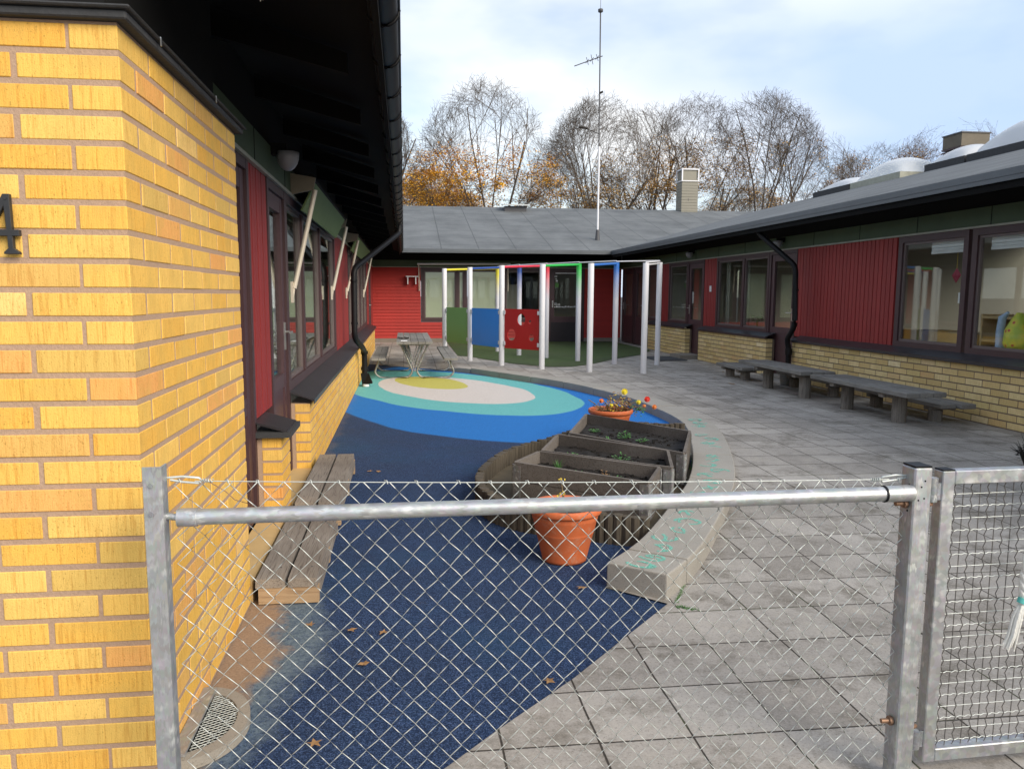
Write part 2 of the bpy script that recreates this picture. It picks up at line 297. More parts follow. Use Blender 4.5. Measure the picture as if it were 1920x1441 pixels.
# ------------------------------------------------------------------ mesh helpers
class MB:
    def __init__(s): s.v = []; s.f = []; s.mi = []; s.sm = []
    def add(s, vs, fs, mi=0, sm=False):
        o = len(s.v); s.v += [tuple(x) for x in vs]
        for q_ in fs: s.f.append([o+i for i in q_]); s.mi.append(mi); s.sm.append(sm)
        return s
    def box(s, x0, x1, y0, y1, z0, z1, mi=0):
        if x0 > x1: x0, x1 = x1, x0
        if y0 > y1: y0, y1 = y1, y0
        if z0 > z1: z0, z1 = z1, z0
        return s.add([(x0, y0, z0), (x1, y0, z0), (x1, y1, z0), (x0, y1, z0), (x0, y0, z1), (x1, y0, z1), (x1, y1, z1), (x0, y1, z1)],
                     [(0, 3, 2, 1), (4, 5, 6, 7), (0, 1, 5, 4), (1, 2, 6, 5), (2, 3, 7, 6), (3, 0, 4, 7)], mi)
    def hexa(s, a, b, mi=0):      # a: 4 bottom pts ccw, b: 4 top pts
        return s.add(list(a)+list(b), [(0, 3, 2, 1), (4, 5, 6, 7), (0, 1, 5, 4), (1, 2, 6, 5), (2, 3, 7, 6), (3, 0, 4, 7)], mi)
    def prism(s, poly, z0, z1, mi=0):
        n = len(poly); return s.add([(x, y, z0) for x, y in poly]+[(x, y, z1) for x, y in poly], [tuple(reversed(range(n))), tuple(range(n, 2*n))]+[(i, (i+1) % n, n+(i+1) % n, n+i) for i in range(n)], mi)
    def tube(s, pts, r, n=6, mi=0, cap=True, sm=True):
        pts = [Vector(p_) for p_ in pts]; k = len(pts)
        if not isinstance(r, (list, tuple)): r = [r]*k
        vs = []; up = None
        for i, p_ in enumerate(pts):
            d_ = (pts[min(i+1, k-1)]-pts[max(i-1, 0)])
            if d_.length < 1e-9: d_ = Vector((0, 0, 1))
            d_.normalize()
            if up is None: up = Vector((0, 0, 1)) if abs(d_.z) < .9 else Vector((1, 0, 0))
            a_ = d_.cross(up)
            if a_.length < 1e-5: a_ = d_.cross(Vector((.3, 1, .2)))
            a_.normalize(); b2 = d_.cross(a_); up = -b2 if False else b2.cross(d_)*0+up
            for j in range(n):
                th = 2*math.pi*j/n; vs.append(p_+(a_*math.cos(th)+b2*math.sin(th))*r[i])
        fs = [(i*n+j, i*n+(j+1) % n, (i+1)*n+(j+1) % n, (i+1)*n+j) for i in range(k-1) for j in range(n)]
        s.add(vs, fs, mi, sm)
        if cap and n > 2: s.add(vs[:n], [tuple(range(n))], mi); s.add(vs[-n:], [tuple(range(n))], mi)
        return s
    def lathe(s, c, prof, n=32, mi=0):
        vs = []; 
        for r_, z_ in prof:
            for j in range(n): th = 2*math.pi*j/n; vs.append((c[0]+r_*math.cos(th), c[1]+r_*math.sin(th), c[2]+z_))
        return s.add(vs, [(i*n+j, i*n+(j+1) % n, (i+1)*n+(j+1) % n, (i+1)*n+j) for i in range(len(prof)-1) for j in range(n)], mi, True)
def org(o):
    v = Vector((0, 0, 0))
    while o is not None: v += o.location; o = o.parent
    return v
def build(mb, name, mats, parent=None, loc=None, bevel=0):
    me = bpy.data.meshes.new(name); o_ = org(parent) if parent else Vector(loc or (0, 0, 0))
    me.from_pydata([(x-o_.x, y-o_.y, z-o_.z) for x, y, z in mb.v], [], mb.f)
    for i, pl in enumerate(me.polygons): pl.material_index = mb.mi[i]; pl.use_smooth = mb.sm[i]
    if isinstance(mats, str): mats = [mats]
    for m in mats: me.materials.append(MATS[m])
    bm = bmesh.new(); bm.from_mesh(me)
    if bevel: bmesh.ops.bevel(bm, geom=list(bm.edges), offset=bevel, segments=1, affect='EDGES')
    bmesh.ops.recalc_face_normals(bm, faces=bm.faces); bm.to_mesh(me); bm.free()
    o = bpy.data.objects.new(name, me); COL.objects.link(o)
    if parent: o.parent = parent
    else: o.location = o_
    return o
def tag(o, label=None, cat=None, group=None, kind=None):
    if label: o['label'] = label
    if cat: o['category'] = cat
    if group: o['group'] = group
    if kind: o['kind'] = kind
    return o
def thing(name, loc, label, cat, group=None):
    o = bpy.data.objects.new(name, None); COL.objects.link(o); o.location = loc; o.empty_display_size = .2
    return tag(o, label, cat, group)
def struct(mb, name, mats, loc=(0, 0, 0)): return tag(build(mb, name, mats, None, loc), kind='structure')
def copy_tree(o, parent=None):
    c = o.copy(); COL.objects.link(c); c.parent = parent
    for ch in list(o.children): copy_tree(ch, c)
    return c
def bend(pts, rad=.04, n=5):       # rounds the corners of a polyline
    pts = [Vector(p_) for p_ in pts]; out_ = [pts[0]]
    for i in range(1, len(pts)-1):
        a, b, c_ = pts[i-1], pts[i], pts[i+1]; ra = min(rad, (a-b).length*.45, (c_-b).length*.45)
        p0 = b+(a-b).normalized()*ra; p1 = b+(c_-b).normalized()*ra
        for k in range(n+1): u = k/n; out_.append(p0*(1-u)**2+b*2*u*(1-u)+p1*u*u)
    out_.append(pts[-1]); return out_
class Wall:                        # a vertical plane: s along the wall, d out of the wall
    def __init__(s, kind, c): s.k = kind; s.c = c
    def box(s, mb, s0, s1, z0, z1, d0, d1, mi=0):
        if s.k == '+x': mb.box(s.c+d0, s.c+d1, s0, s1, z0, z1, mi)
        elif s.k == '-x': mb.box(s.c-d0, s.c-d1, s0, s1, z0, z1, mi)
        else: mb.box(s0, s1, s.c-d0, s.c-d1, z0, z1, mi)
    def pt(s, a, z, d):
        return (s.c+d, a, z) if s.k == '+x' else (s.c-d, a, z) if s.k == '-x' else (a, s.c-d, z)
def window(W, par, s0, s1, z0, z1, fw=.07, fr='brown_frame', back=None, mull=(), sash=.03):
    mb = MB(); zf = z1-fw
    W.box(mb, s0, s1, z0, z0+fw, -.06, .012); W.box(mb, s0, s1, z1-fw, z1, -.06, .012)
    W.box(mb, s0, s0+fw, z0+fw, z1-fw, -.06, .010); W.box(mb, s1-fw, s1, z0+fw, z1-fw, -.06, .010)
    for m_ in mull: W.box(mb, m_-.045, m_+.045, z0+fw, z1-fw, -.06, .008)
    o = build(mb, 'window', [fr], par)
    edges = [s0+fw]+sum([[m_-.045, m_+.045] for m_ in mull], [])+[s1-fw]
    for i in range(0, len(edges), 2):
        a, b = edges[i], edges[i+1]; g = MB(); W.box(g, a, b, z0+fw, z1-fw, -.034, -.030); build(g, 'pane', 'glass', o)
        sb = MB()
        for q0, q1, r0, r1 in ((a, b, z0+fw, z0+fw+sash), (a, b, z1-fw-sash, z1-fw), (a, a+sash, z0+fw+sash, z1-fw-sash), (b-sash, b, z0+fw+sash, z1-fw-sash)): W.box(sb, q0, q1, r0, r1, -.05, -.012)
        build(sb, 'sash', 'trim_sash', o)
        if back: bb = MB(); W.box(bb, a+.001, b-.001, z0+fw, z1-fw, -.075, -.07); build(bb, 'blind', back, o)
    return o
simple('trim_sash', (.12, .09, .085), .5, 0, .2, 8)
def door(W, par, s0, s1, z0, z1, hinge=0, split=.75, glass=True, rec=0.0):
    mb = MB(); fw = .06
    W.box(mb, s0, s0+fw, z0, z1, -.08, .012+rec); W.box(mb, s1-fw, s1, z0, z1, -.08, .012+rec); W.box(mb, s0+fw, s1-fw, z1-fw, z1, -.08, .010+rec)
    o = build(mb, 'door', ['brown_frame'], par); a, b = s0+fw+.004, s1-fw-.004; st = .10; lf = MB()
    W.box(lf, a, a+st, z0+.01, z1-fw-.004, -.05, -.006); W.box(lf, b-st, b, z0+.01, z1-fw-.004, -.05, -.006)
    W.box(lf, a+st, b-st, z0+.01, z0+.16, -.05, -.008); W.box(lf, a+st, b-st, z0+split-.10, z0+split, -.05, -.008); W.box(lf, a+st, b-st, z1-fw-.11, z1-fw-.004, -.05, -.008)
    W.box(lf, a+st, b-st, z0+.16, z0+split-.10, -.045, -.018); build(lf, 'leaf', ['door_panel'], o)
    if glass: g = MB(); W.box(g, a+st, b-st, z0+split, z1-fw-.11, -.034, -.03); build(g, 'pane', 'glass', o)
    h = MB(); hs = (b-.05) if hinge == 0 else (a+.05); W.box(h, hs-.018, hs+.018, z0+.92, z0+1.12, -.006, .004)
    dr = -1 if hinge == 0 else 1
    h.tube([W.pt(hs, z0+1.05, .004), W.pt(hs, z0+1.05, .05), W.pt(hs+dr*.11, z0+1.05, .052)], .009, 6); build(h, 'handle', 'steel', o)
    return o
def boards_v(W, s0, s1, z0, z1, pitch_=.095, gap=.014):
    mb = MB(); W.box(mb, s0, s1, z0, z1, -.03, -.012); n = max(1, round((s1-s0)/pitch_)); p_ = (s1-s0)/n
    for i in range(n): W.box(mb, s0+i*p_+gap/2, s0+(i+1)*p_-gap/2, z0, z1, -.011, .004+.0015*(i % 2))
    return mb
def bricks_line(mb, W, s0, s1, z0, rows, depth=.11, start=0, jitter=.0012, h=.0755):
    # running bond between s0 and s1
    for r_ in range(rows):
        z = z0+r_*h; s_ = s0 - (.13 if (r_+start) % 2 else 0.0)
        while s_ < s1-.005:
            a, b = max(s_, s0), min(s_+.25, s1)
            if s1-(s_+.26) < .03: b = s1
            if b-a > .03: j = random.uniform(-jitter, jitter); W.box(mb, a+.001, b-.001, z+.0072, z+h-.0072, -depth, j)
            s_ += .26
    return mb
# ------------------------------------------------------------------ ground
gm = MB().add([(-400, -300, -.06), (400, -300, -.06), (400, 500, -.06), (-400, 500, -.06)], [(0, 1, 2, 3)]); struct(gm, 'ground', 'asphalt')
def zpave(y, x=9): 
    if x < .99 and y > 14.3 and y < 16.8: return .004
    k = min(1, max(0, (y-3.5)/3.2)); k = k*k*(3-2*k); return .004+.076*k
inner = [(.97, 3.70), (1.17, 3.93), (1.36, 4.22), (1.79, 4.98), (2.03, 5.43), (2.32, 6.14), (2.72, 7.33), (2.90, 8.0), (2.98, 8.6), (2.965, 9.3), (2.92, 10.2), (2.74, 11.07), (2.45, 12.04), (2.19, 12.6), (1.725, 13.46), (1.34, 14.21), (1.19, 14.46)]
outline = [(-3, -6), (14, -6), (14, 23), (-3, 23), (-3, 17.6), (-3, 16.5), (-.7, 16.5), (.595, 15.26)] + [(x, y) for x, y in reversed(inner)] + [(1.205, 3.46), (.618, 2.794), (.296, 2.473), (.116, 2.281), (-.22, 1.95), (-.72, 1.5), (-3, 1.5)]
def sheet(pts, zf, cuts, name, mat):
    bm = bmesh.new(); vs = [bm.verts.new((x, y, 0)) for x, y in pts]
    es = [bm.edges.new((vs[i], vs[(i+1) % len(vs)])) for i in range(len(vs))]
    bmesh.ops.triangle_fill(bm, edges=es, use_beauty=True)
    for cval in cuts: bmesh.ops.bisect_plane(bm, geom=list(bm.verts)+list(bm.edges)+list(bm.faces), plane_co=(0, cval, 0), plane_no=(0, 1, 0))
    if name == 'paving':
        for co, no in (((0, 16.9, 0), (0, 1, 0)), ((0, 14.2, 0), (0, 1, 0)), ((1.0, 0, 0), (1, 0, 0)), ((1.3, 0, 0), (1, 0, 0))): bmesh.ops.bisect_plane(bm, geom=list(bm.verts)+list(bm.edges)+list(bm.faces), plane_co=co, plane_no=no)
    for v in bm.verts: v.co.z = zf(v.co.y, v.co.x)
    for f_ in bm.faces:
        if f_.normal.z < 0: f_.normal_flip()
    me = bpy.data.meshes.new(name); bm.to_mesh(me); bm.free(); me.materials.append(MATS[mat]); o = bpy.data.objects.new(name, me); COL.objects.link(o); return tag(o, kind='structure')
sheet(outline, zpave, [3.5+i*.32 for i in range(12)], 'paving', 'paving')
struct(MB().add([(.595, 15.26, -.02), (1.0, 14.715, -.02), (1.19, 14.46, -.02), (1.19, 14.46, .08), (1.0, 14.715, .08), (.595, 15.26, .004)], [(0, 1, 4, 5), (1, 2, 3, 4)]), 'paving_edge', 'kerb_concrete')
struct(MB().add([(-1.0, 1.0, 0), (3.4, 1.0, 0), (3.4, 17, 0), (-1.0, 17, 0)], [(0, 1, 2, 3)]), 'play_surface', 'rubber')
bpy.data.objects['play_surface'].location.z = -.004
sheet([(1.19, 22.72), (1.17, 17.58), (1.42, 17.35), (1.585, 16.8), (2.1, 15.5), (2.665, 14.75), (3.126, 14.75), (3.61, 15.24), (4.512, 16.6), (5.327, 17.6), (6.0, 19.0), (6.0, 22.72)], lambda y, x: .088, [], 'artificial_grass', 'grass_carpet')
# verge of bare soil under the gate
struct(MB().add([(1.50, 2.02, .008), (5, 2.16, .008), (5, 1.2, .008), (1.45, 1.2, .008)], [(0, 1, 2, 3)]), 'soil_strip', 'bed_soil')
# ------------------------------------------------------------------ left wing
XL, XUL, ZT, ZG = -.72, -.87, 2.19, 2.38
LW = thing('left_wing', (-3, 12, 0), 'left wing of the low building, yellow brick with deep dark eaves and a house number', 'building')
WL = Wall('+x', XL); WUL = Wall('+x', XUL); WF = Wall('-y', 2.25)
h = .0755; z0 = 2.116-28*h
mb = MB()
for r_ in range(28):
    z = z0+r_*h; a, b = z+.0075, z+h-.0075; full = (27-r_) % 2 == 1
    j = random.uniform(-.0012, .0012)
    if full: mb.box(-.97, -.72, 2.25+j, 2.37, a, b); s_ = 2.385; x = -.985
    else: mb.box(-.84, -.72+j, 2.25, 2.50, a, b); s_ = 2.51; x = -.85
    while s_ < 3.66:
        e_ = min(s_+.246, 3.69); e_ = 3.69 if 3.69-e_ < .05 else e_
        j = random.uniform(-.0014, .0014); mb.box(-.83, -.72+j, s_, e_, a, b); s_ += .26
    while x > -2.6:
        j = random.uniform(-.0014, .0014); jx = random.uniform(-.002, .002); mb.box(x-.246+jx, x+jx, 2.25+j, 2.36, a, b); x -= .26
build(mb, 'brick_wall', ['brick_near'], LW, bevel=.0022)
mb = MB().box(-2.7, -.7222, 2.2525, 3.688, z0, 2.116); build(mb, 'mortar', ['mortar_near'], LW)
mb = MB().box(-2.8, -.690, 2.224, 3.72, 2.117, 2.140); mb.box(-2.8, -.676, 2.209, 3.735, 2.140, 2.149); build(mb, 'coping', ['bitumen'], LW, bevel=.004)
for i in (1, 5): build(MB().box(-.677, -.674, 2.3+i*.17, 2.307+i*.17, 2.124, 2.148), 'roofing_clip', 'steel', LW)
build(MB().box(-2.8, -1.1, 2.33, 2.38, 2.15, 2.9), 'gable_board', ['green_board'], LW); build(MB().box(-2.8, -.80, 2.40, 3.68, 2.15, 2.70), 'side_board', ['black_board'], LW)
# low walls with sills
build(bricks_line(MB(), WL, 6.17, 20.0, 0, 8), 'low_brick_wall', ['brick_near'], LW); build(bricks_line(MB(), WL, 4.73, 5.07, 0, 8, start=1), 'brick_pier', ['brick_near'], LW)
mb = MB().box(-.868, XL-.0025, 6.173, 19.995, 0, .6); mb.box(-.868, XL-.0025, 4.733, 5.067, 0, .6); build(mb, 'low_wall_mortar', ['mortar_near'], LW)
def sill(par, W, Wd, s0, s1, zi, zo, ov=.035, inset=.15, joints=2.4):
    mb = MB(); a = s0
    sg = 1 if W.k == '+x' else -1
    while a < s1-.01:
        b = min(a+joints, s1)
        if s1-b < .3: b = s1
        xi, xo = Wd.c, W.c+sg*ov
        mb.hexa([(xi, a, zi-.012), (xo, a, zo-.012), (xo, b-.006, zo-.012), (xi, b-.006, zi-.012)], [(xi, a, zi), (xo, a, zo), (xo, b-.006, zo), (xi, b-.006, zi)])
        mb.box(xo, xo+sg*.004, a, b-.006, zo-.035, zo+.001); a = b
        mb.box(xi, xo, s0-.004, s0, zo-.035, zi-.01) if a == s0 else None
    return build(mb, 'window_sill', ['sill_metal'], par)
sill(LW, WL, WUL, 6.14, 20.03, .70, .635); sill(LW, WL, WUL, 4.70, 5.11, .695, .64)
mb = MB().box(-.869, -.66, 4.69, 5.12, .60, .632); build(mb, 'sill_block', ['bitumen'], LW)
# doors, windows, boards
DL1 = door(WUL, LW, 3.72, 4.74, .10, 2.17, 1, glass=False)
build(boards_v(WUL, 4.74, 5.36, .70, 2.17), 'red_boarding', ['red_boards'], LW)
DL2 = door(WUL, LW, 5.36, 6.16, .10, 2.17, 0)
for a, b, m_ in ((6.16, 10.42, (7.2, 8.65)), (12.8, 14.9, (13.85,)), (15.0, 19.0, (16.3, 17.7))): window(WUL, LW, a, b, .70, 2.17, mull=m_)
build(boards_v(WUL, 10.42, 12.8, .70, 2.17), 'red_boarding', ['red_boards'], LW)
build(boards_v(WUL, 19.0, 20.2, .70, 2.17), 'red_boarding', ['red_boards'], LW)
door(WUL, LW, 20.3, 21.3, .10, 2.17, 1); build(boards_v(WUL, 21.35, 22.75, .1, 2.17), 'red_boarding', ['red_boards'], LW)
mb = MB(); WUL.box(mb, 3.69, 22.75, ZT, ZG, -.05, .02)
for y in [4.9+i*1.2 for i in range(15)]: pass
o = build(mb, 'green_board', ['green_board'], LW)
mb = MB(); WUL.box(mb, 3.69, 22.75, ZT-.022, ZT-.001, -.05, .03); build(mb, 'trim_strip', 'trim_pale', LW)
mb = MB()
for i in range(16): WUL.box(mb, 4.9+i*1.2, 4.908+i*1.2, ZT, ZG, .0, .023)
build(mb, 'board_joints', 'black_board', LW)
mb = MB(); WUL.box(mb, 3.69, 22.75, ZG, 2.70, -.06, .0); build(mb, 'black_board', ['black_board'], LW)
mb = MB().box(XUL, XL+.005, 3.70, 4.73, -.0, .10); mb.box(XUL, XL+.005, 5.07, 6.17, -.0, .10); build(mb, 'threshold', ['threshold_tile'], LW)
mb = MB().box(-5, -1.02, 3.3, 22.7, .02, .05); mb.box(-5.05, -5, 3.3, 22.7, .05, .9); mb.box(-5.05, -5, 3.3, 22.7, 2.3, 2.6); mb.box(-5, -1.0, 3.25, 3.3, .05, 2.6); mb.box(-5, -1.0, 22.7, 22.75, .05, 2.6); mb.box(-5, -.95, 3.3, 22.7, 2.6, 2.64)
build(mb, 'interior', ['interior_wall'], LW)
# roof
SL = .262; ZE = 2.60
def zl(x): return ZE+SL*(-.07-x)
mb = MB(); mb.hexa([(-.07, 2.25, ZE-.05), (-.07, 21.4, ZE-.05), (-7.2, 28.5, zl(-7.2)-.05), (-7.2, 2.25, zl(-7.2)-.05)], [(-.07, 2.25, ZE), (-.07, 21.4, ZE), (-7.2, 28.5, zl(-7.2)), (-7.2, 2.25, zl(-7.2))])
mb.hexa([(-14.4, 2.25, ZE-.05), (-12, 2.25, ZE+.58), (-12, 28.5, ZE+.58), (-14.4, 28.5, ZE-.05)], [(-14.4, 2.25, ZE), (-12, 2.25, ZE+.63), (-12, 28.5, ZE+.63), (-14.4, 28.5, ZE)])
roofL = build(mb, 'roof', ['roof_felt'], LW)
mb = MB(); mb.hexa([(-.09, 2.25, ZE-.075), (-.09, 21.4, ZE-.075), (-.95, 21.4, zl(-.95)-.075), (-.95, 2.25, zl(-.95)-.075)], [(-.09, 2.25, ZE-.052), (-.09, 21.4, ZE-.052), (-.95, 21.4, zl(-.95)-.052), (-.95, 2.25, zl(-.95)-.052)])
mb.box(-.105, -.08, 2.25, 21.4, ZE-.16, ZE-.001)
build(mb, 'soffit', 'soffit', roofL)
for i in range(17):
    y = 2.8+i*1.15; mb = MB().hexa([(-.25, y, ZE-.15), (-.25, y+.06, ZE-.15), (-.87, y+.06, zl(-.87)-.21), (-.87, y, zl(-.87)-.21)], [(-.25, y, ZE-.06), (-.25, y+.06, ZE-.06), (-.87, y+.06, zl(-.87)-.08), (-.87, y, zl(-.87)-.08)]); build(mb, 'rafter', 'soffit', roofL)
def gutter(par, x, y0, y1, z, r=.062, sec=.6, side=1):
    mb = MB(); n = 10; y = y0
    prof = [(math.cos(math.pi+math.pi*k/n)*r, math.sin(math.pi+math.pi*k/n)*r) for k in range(n+1)]
    prof2 = [(a*.93, b*.93) for a, b in reversed(prof)]; pf = prof+prof2; k = len(pf)
    vs = [(x+a, y0, z+b) for a, b in pf]+[(x+a, y1, z+b) for a, b in pf]
    mb.add(vs, [(i, (i+1) % k, k+(i+1) % k, k+i) for i in range(k)], 0, True)
    mb.tube([(x+side*r, y0, z), (x+side*r, y1, z)], .009, 6)
    o = build(mb, 'gutter', ['gutter_black'], par)
    while y < y1:
        br = MB(); pts = [(x+math.cos(math.pi+math.pi*q_/8)*(r+.004), y, z+math.sin(math.pi+math.pi*q_/8)*(r+.004)) for q_ in range(9)]; br.tube(pts, .007, 4); y += sec; build(br, 'gutter_bracket', 'gutter_black', o)
    return o
gutter(LW, -.072, 2.2, 21.3, 2.56)
mb = MB(); mb.tube(bend([(-.06, 12.9, 2.52), (-.06, 12.9, 2.38), (-.70, 11.6, 1.78), (-.70, 11.55, .80), (-.62, 11.9, .66), (-.62, 12.6, .55), (-.62, 12.6, .14)], .1), .042, 12)
for z in (1.6, 1.0): mb.tube([(-.70, 11.57, z), (-.70, 11.57, z+.03)], .05, 12)
for z in (.55, .30): mb.tube([(-.62, 12.6, z-.05), (-.62, 12.6, z)], .056, 12)
o = build(mb, 'downpipe', ['gutter_black'], LW)
mb = MB().hexa([(-.66, 12.56, .02), (-.50, 12.50, .05), (-.50, 12.66, .05), (-.66, 12.66, .02)], [(-.68, 12.55, .2), (-.56, 12.55, .2), (-.56, 12.65, .2), (-.68, 12.65, .2)]); build(mb, 'rain_shoe', 'gutter_black', o)
mb = MB().tube([(-.60, 12.55, .0), (-.60, 12.55, .035)], .05, 14); build(mb, 'drain_collar', 'white_paint', o)
# house number 4 on the pillar front
def ext(mb, poly, y0, y1): n = len(poly); mb.add([(x, y0, z) for x, z in poly]+[(x, y1, z) for x, z in poly], [tuple(range(n)), tuple(reversed(range(n, 2*n)))]+[(i, n+i, n+(i+1) % n, (i+1) % n) for i in range(n)])
mb = MB(); ext(mb, [(-1.016, 1.680), (-1.000, 1.680), (-.9975, 1.540), (-1.0095, 1.540)], 2.228, 2.244)
ext(mb, [(-1.016, 1.680), (-1.012, 1.655), (-1.050, 1.588), (-1.062, 1.588)], 2.2285, 2.2435); ext(mb, [(-1.064, 1.590), (-.981, 1.590), (-.981, 1.574), (-1.064, 1.574)], 2.2275, 2.2435)
ext(mb, [(-1.0095, 1.543), (-.9975, 1.543), (-.984, 1.533), (-.984, 1.528), (-1.021, 1.528), (-1.021, 1.533)], 2.2279, 2.2442)
for q_ in ((-1.008, 1.668), (-1.045, 1.582)): mb.tube([(q_[0], 2.2255, q_[1]), (q_[0], 2.25, q_[1])], .0028, 8)
build(mb, 'house_number', ['number_iron'], LW, bevel=.001)
# ------------------------------------------------------------------ right wing
XR, XUR = 6.10, 6.25; WR = Wall('-x', XR); WUR = Wall('-x', XUR)
RW = thing('right_wing', (9, 10, 0), 'right wing of the low building, pale yellow brick base and red boarding under dark eaves', 'building')
for a, b, st in ((-3, 12.03, 0), (12.95, 16.12, 1), (16.93, 19.63, 0)):
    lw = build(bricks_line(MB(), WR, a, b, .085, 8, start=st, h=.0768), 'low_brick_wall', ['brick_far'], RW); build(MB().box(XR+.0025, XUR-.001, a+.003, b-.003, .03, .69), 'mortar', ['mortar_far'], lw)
for a, b in ((-3, 12.06), (12.92, 16.15), (16.90, 19.66)): sill(RW, WR, WUR, a, b, .80, .735)
mb = MB(); WR.box(mb, -3, 12.0, .05, .078, 0, .30); mb = MB()
window(WUR, RW, 4.0, 6.1, .78, 2.17); window(WUR, RW, 6.16, 8.28, .78, 2.17, fw=.08); window(WUR, RW, 8.34, 9.62, .78, 2.17, fw=.08)
build(boards_v(WUR, 9.66, 12.27, .78, 2.17), 'red_boarding', ['red_boards'], RW)
door(WUR, RW, 12.27, 13.24, .10, 2.17, 1, split=.8)
window(WUR, RW, 13.26, 15.60, .78, 2.17, mull=(14.33,)); build(boards_v(WUR, 15.62, 16.26, .78, 2.17), 'red_boarding', ['red_boards'], RW)
door(WUR, RW, 16.27, 17.24, .10, 2.17, 0, split=.8); window(WUR, RW, 17.26, 18.54, .78, 2.17)
build(boards_v(WUR, 18.56, 19.22, .78, 2.17), 'red_boarding', ['red_boards'], RW); window(WUR, RW, 19.24, 20.3, .78, 2.17)
door(WUR, RW, 20.4, 21.4, .10, 2.17, 1); door(WUR, RW, 21.5, 22.6, .10, 2.17, 0)
mb = MB(); WUR.box(mb, -3, 22.75, ZT, 2.385, -.05, .02); build(mb, 'green_board', ['green_board'], RW)
mb = MB(); WUR.box(mb, -3, 22.75, ZT-.022, ZT-.001, -.05, .03); build(mb, 'trim_strip', 'trim_pale', RW)
mb = MB()
for i in range(20): WUR.box(mb, -2+i*1.25, -1.992+i*1.25, ZT, 2.385, 0, .023)
build(mb, 'board_joints', 'black_board', RW)
mb = MB(); WUR.box(mb, -3, 22.75, 2.385, 2.66, -.06, 0); build(mb, 'black_board', ['black_board'], RW)
mb = MB().box(10.5, 10.56, -3, 22.7, .1, .85).box(10.5, 10.56, -3, 22.7, 2.45, 2.75)
for y in range(-3, 23, 2): mb.box(10.502, 10.558, y, y+.25, .85, 2.45)
for y in (-3, 12.25, 16.2, 20.35, 22.7): mb.box(6.33, 10.49, y-.03, y+.03, .1, 2.75)
mb.box(6.31, 10.49, -3, 22.7, 2.62, 2.65)
build(mb, 'interior', ['interior_wall'], RW)
build(MB().box(6.33, 10.56, -3, 22.7, .06, .1), 'interior_floor', 'interior_floor', RW)
build(MB().box(8.3, 10.19, 8.0, 8.06, .1, 2.3).box(9.6, 9.7, 6.3, 7.4, .1, 2.2), 'interior_door', 'interior_brown', RW)
def zr(x): return ZE+SL*(x-5.6)
mb = MB(); mb.hexa([(5.6, -4, ZE-.05), (10.3, -4, zr(10.3)-.05), (10.3, 26.1, zr(10.3)-.05), (5.6, 21.4, ZE-.05)], [(5.6, -4, ZE), (10.3, -4, zr(10.3)), (10.3, 26.1, zr(10.3)), (5.6, 21.4, ZE)])
for ya, yb_ in ((-4, 13.9), (24.2, 26.1)): mb.hexa([(10.3, ya, zr(10.3)-.05), (12.72, ya, zr(12.72)-.05), (12.72, yb_+(2.42 if yb_ > 25 else 0), zr(12.72)-.05), (10.3, yb_, zr(10.3)-.05)], [(10.3, ya, zr(10.3)), (12.72, ya, zr(12.72)), (12.72, yb_+(2.42 if yb_ > 25 else 0), zr(12.72)), (10.3, yb_, zr(10.3))])
mb.hexa([(10.3, 13.9, zr(10.3)-.05), (12.0, 13.9, zr(12.0)-.05), (12.0, 24.2, zr(12.0)-.05), (10.3, 24.2, zr(10.3)-.05)], [(10.3, 13.9, zr(10.3)), (12.0, 13.9, zr(12.0)), (12.0, 24.2, zr(12.0)), (10.3, 24.2, zr(10.3))])
mb.hexa([(17.6, -4, zr(7.84)-.05), (19.84, -4, ZE-.05), (19.84, 35.6, ZE-.05), (17.6, 33.4, zr(7.84)-.05)], [(17.6, -4, zr(7.84)), (19.84, -4, ZE), (19.84, 35.6, ZE), (17.6, 33.4, zr(7.84))])
roofR = build(mb, 'roof', ['roof_felt'], RW)
mb = MB(); mb.box(5.585, 5.60, -4, 21.39, ZE-.055, ZE+.012); mb.box(5.590, 5.61, -4, 21.39, ZE-.10, ZE-.057); build(mb, 'fascia', 'fascia_metal', roofR)
mb = MB(); mb.hexa([(5.62, -4, ZE-.10), (6.6, -4, zr(6.6)-.10), (6.6, 22, zr(6.6)-.10), (5.62, 21.4, ZE-.10)], [(5.62, -4, ZE-.053), (6.6, -4, zr(6.6)-.053), (6.6, 22, zr(6.6)-.053), (5.62, 21.4, ZE-.053)])
mb.box(5.615, 5.64, -4, 21.4, ZE-.17, ZE-.06)
for i in range(21): y = -3+i*1.15; mb.hexa([(5.75, y, ZE-.16), (6.25, y, zr(6.25)-.22), (6.25, y+.06, zr(6.25)-.22), (5.75, y+.06, ZE-.16)], [(5.75, y, ZE-.06), (6.25, y, zr(6.25)-.10), (6.25, y+.06, zr(6.25)-.10), (5.75, y+.06, ZE-.06)])
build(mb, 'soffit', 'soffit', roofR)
mb = MB(); mb.tube(bend([(5.68, 12.6, 2.55), (5.70, 12.5, 2.40), (6.02, 11.88, 1.88), (6.02, 11.82, .95), (5.99, 12.0, .74), (6.03, 12.0, .60), (6.03, 12.0, .09)], .1), .042, 12)
for z in (1.5,): mb.tube([(6.02, 11.85, z), (6.02, 11.85, z+.03)], .05, 12)
mb.tube([(6.03, 12.0, .5), (6.03, 12.0, .6)], .055, 12); build(mb, 'downpipe', ['gutter_black'], RW)
mb = MB().box(5.78, 6.24, 16.3, 16.95, .07, .17); build(mb, 'door_step', ['stone_step'], RW)
mb = MB().box(6.0, 6.24, 12.1, 12.9, .07, .12); build(mb, 'threshold', ['stone_step'], RW)
mb = MB(); WUR.box(mb, 15.85, 15.93, 1.50, 1.62, .004, .02); build(mb, 'switch_box', 'paper_white', RW)
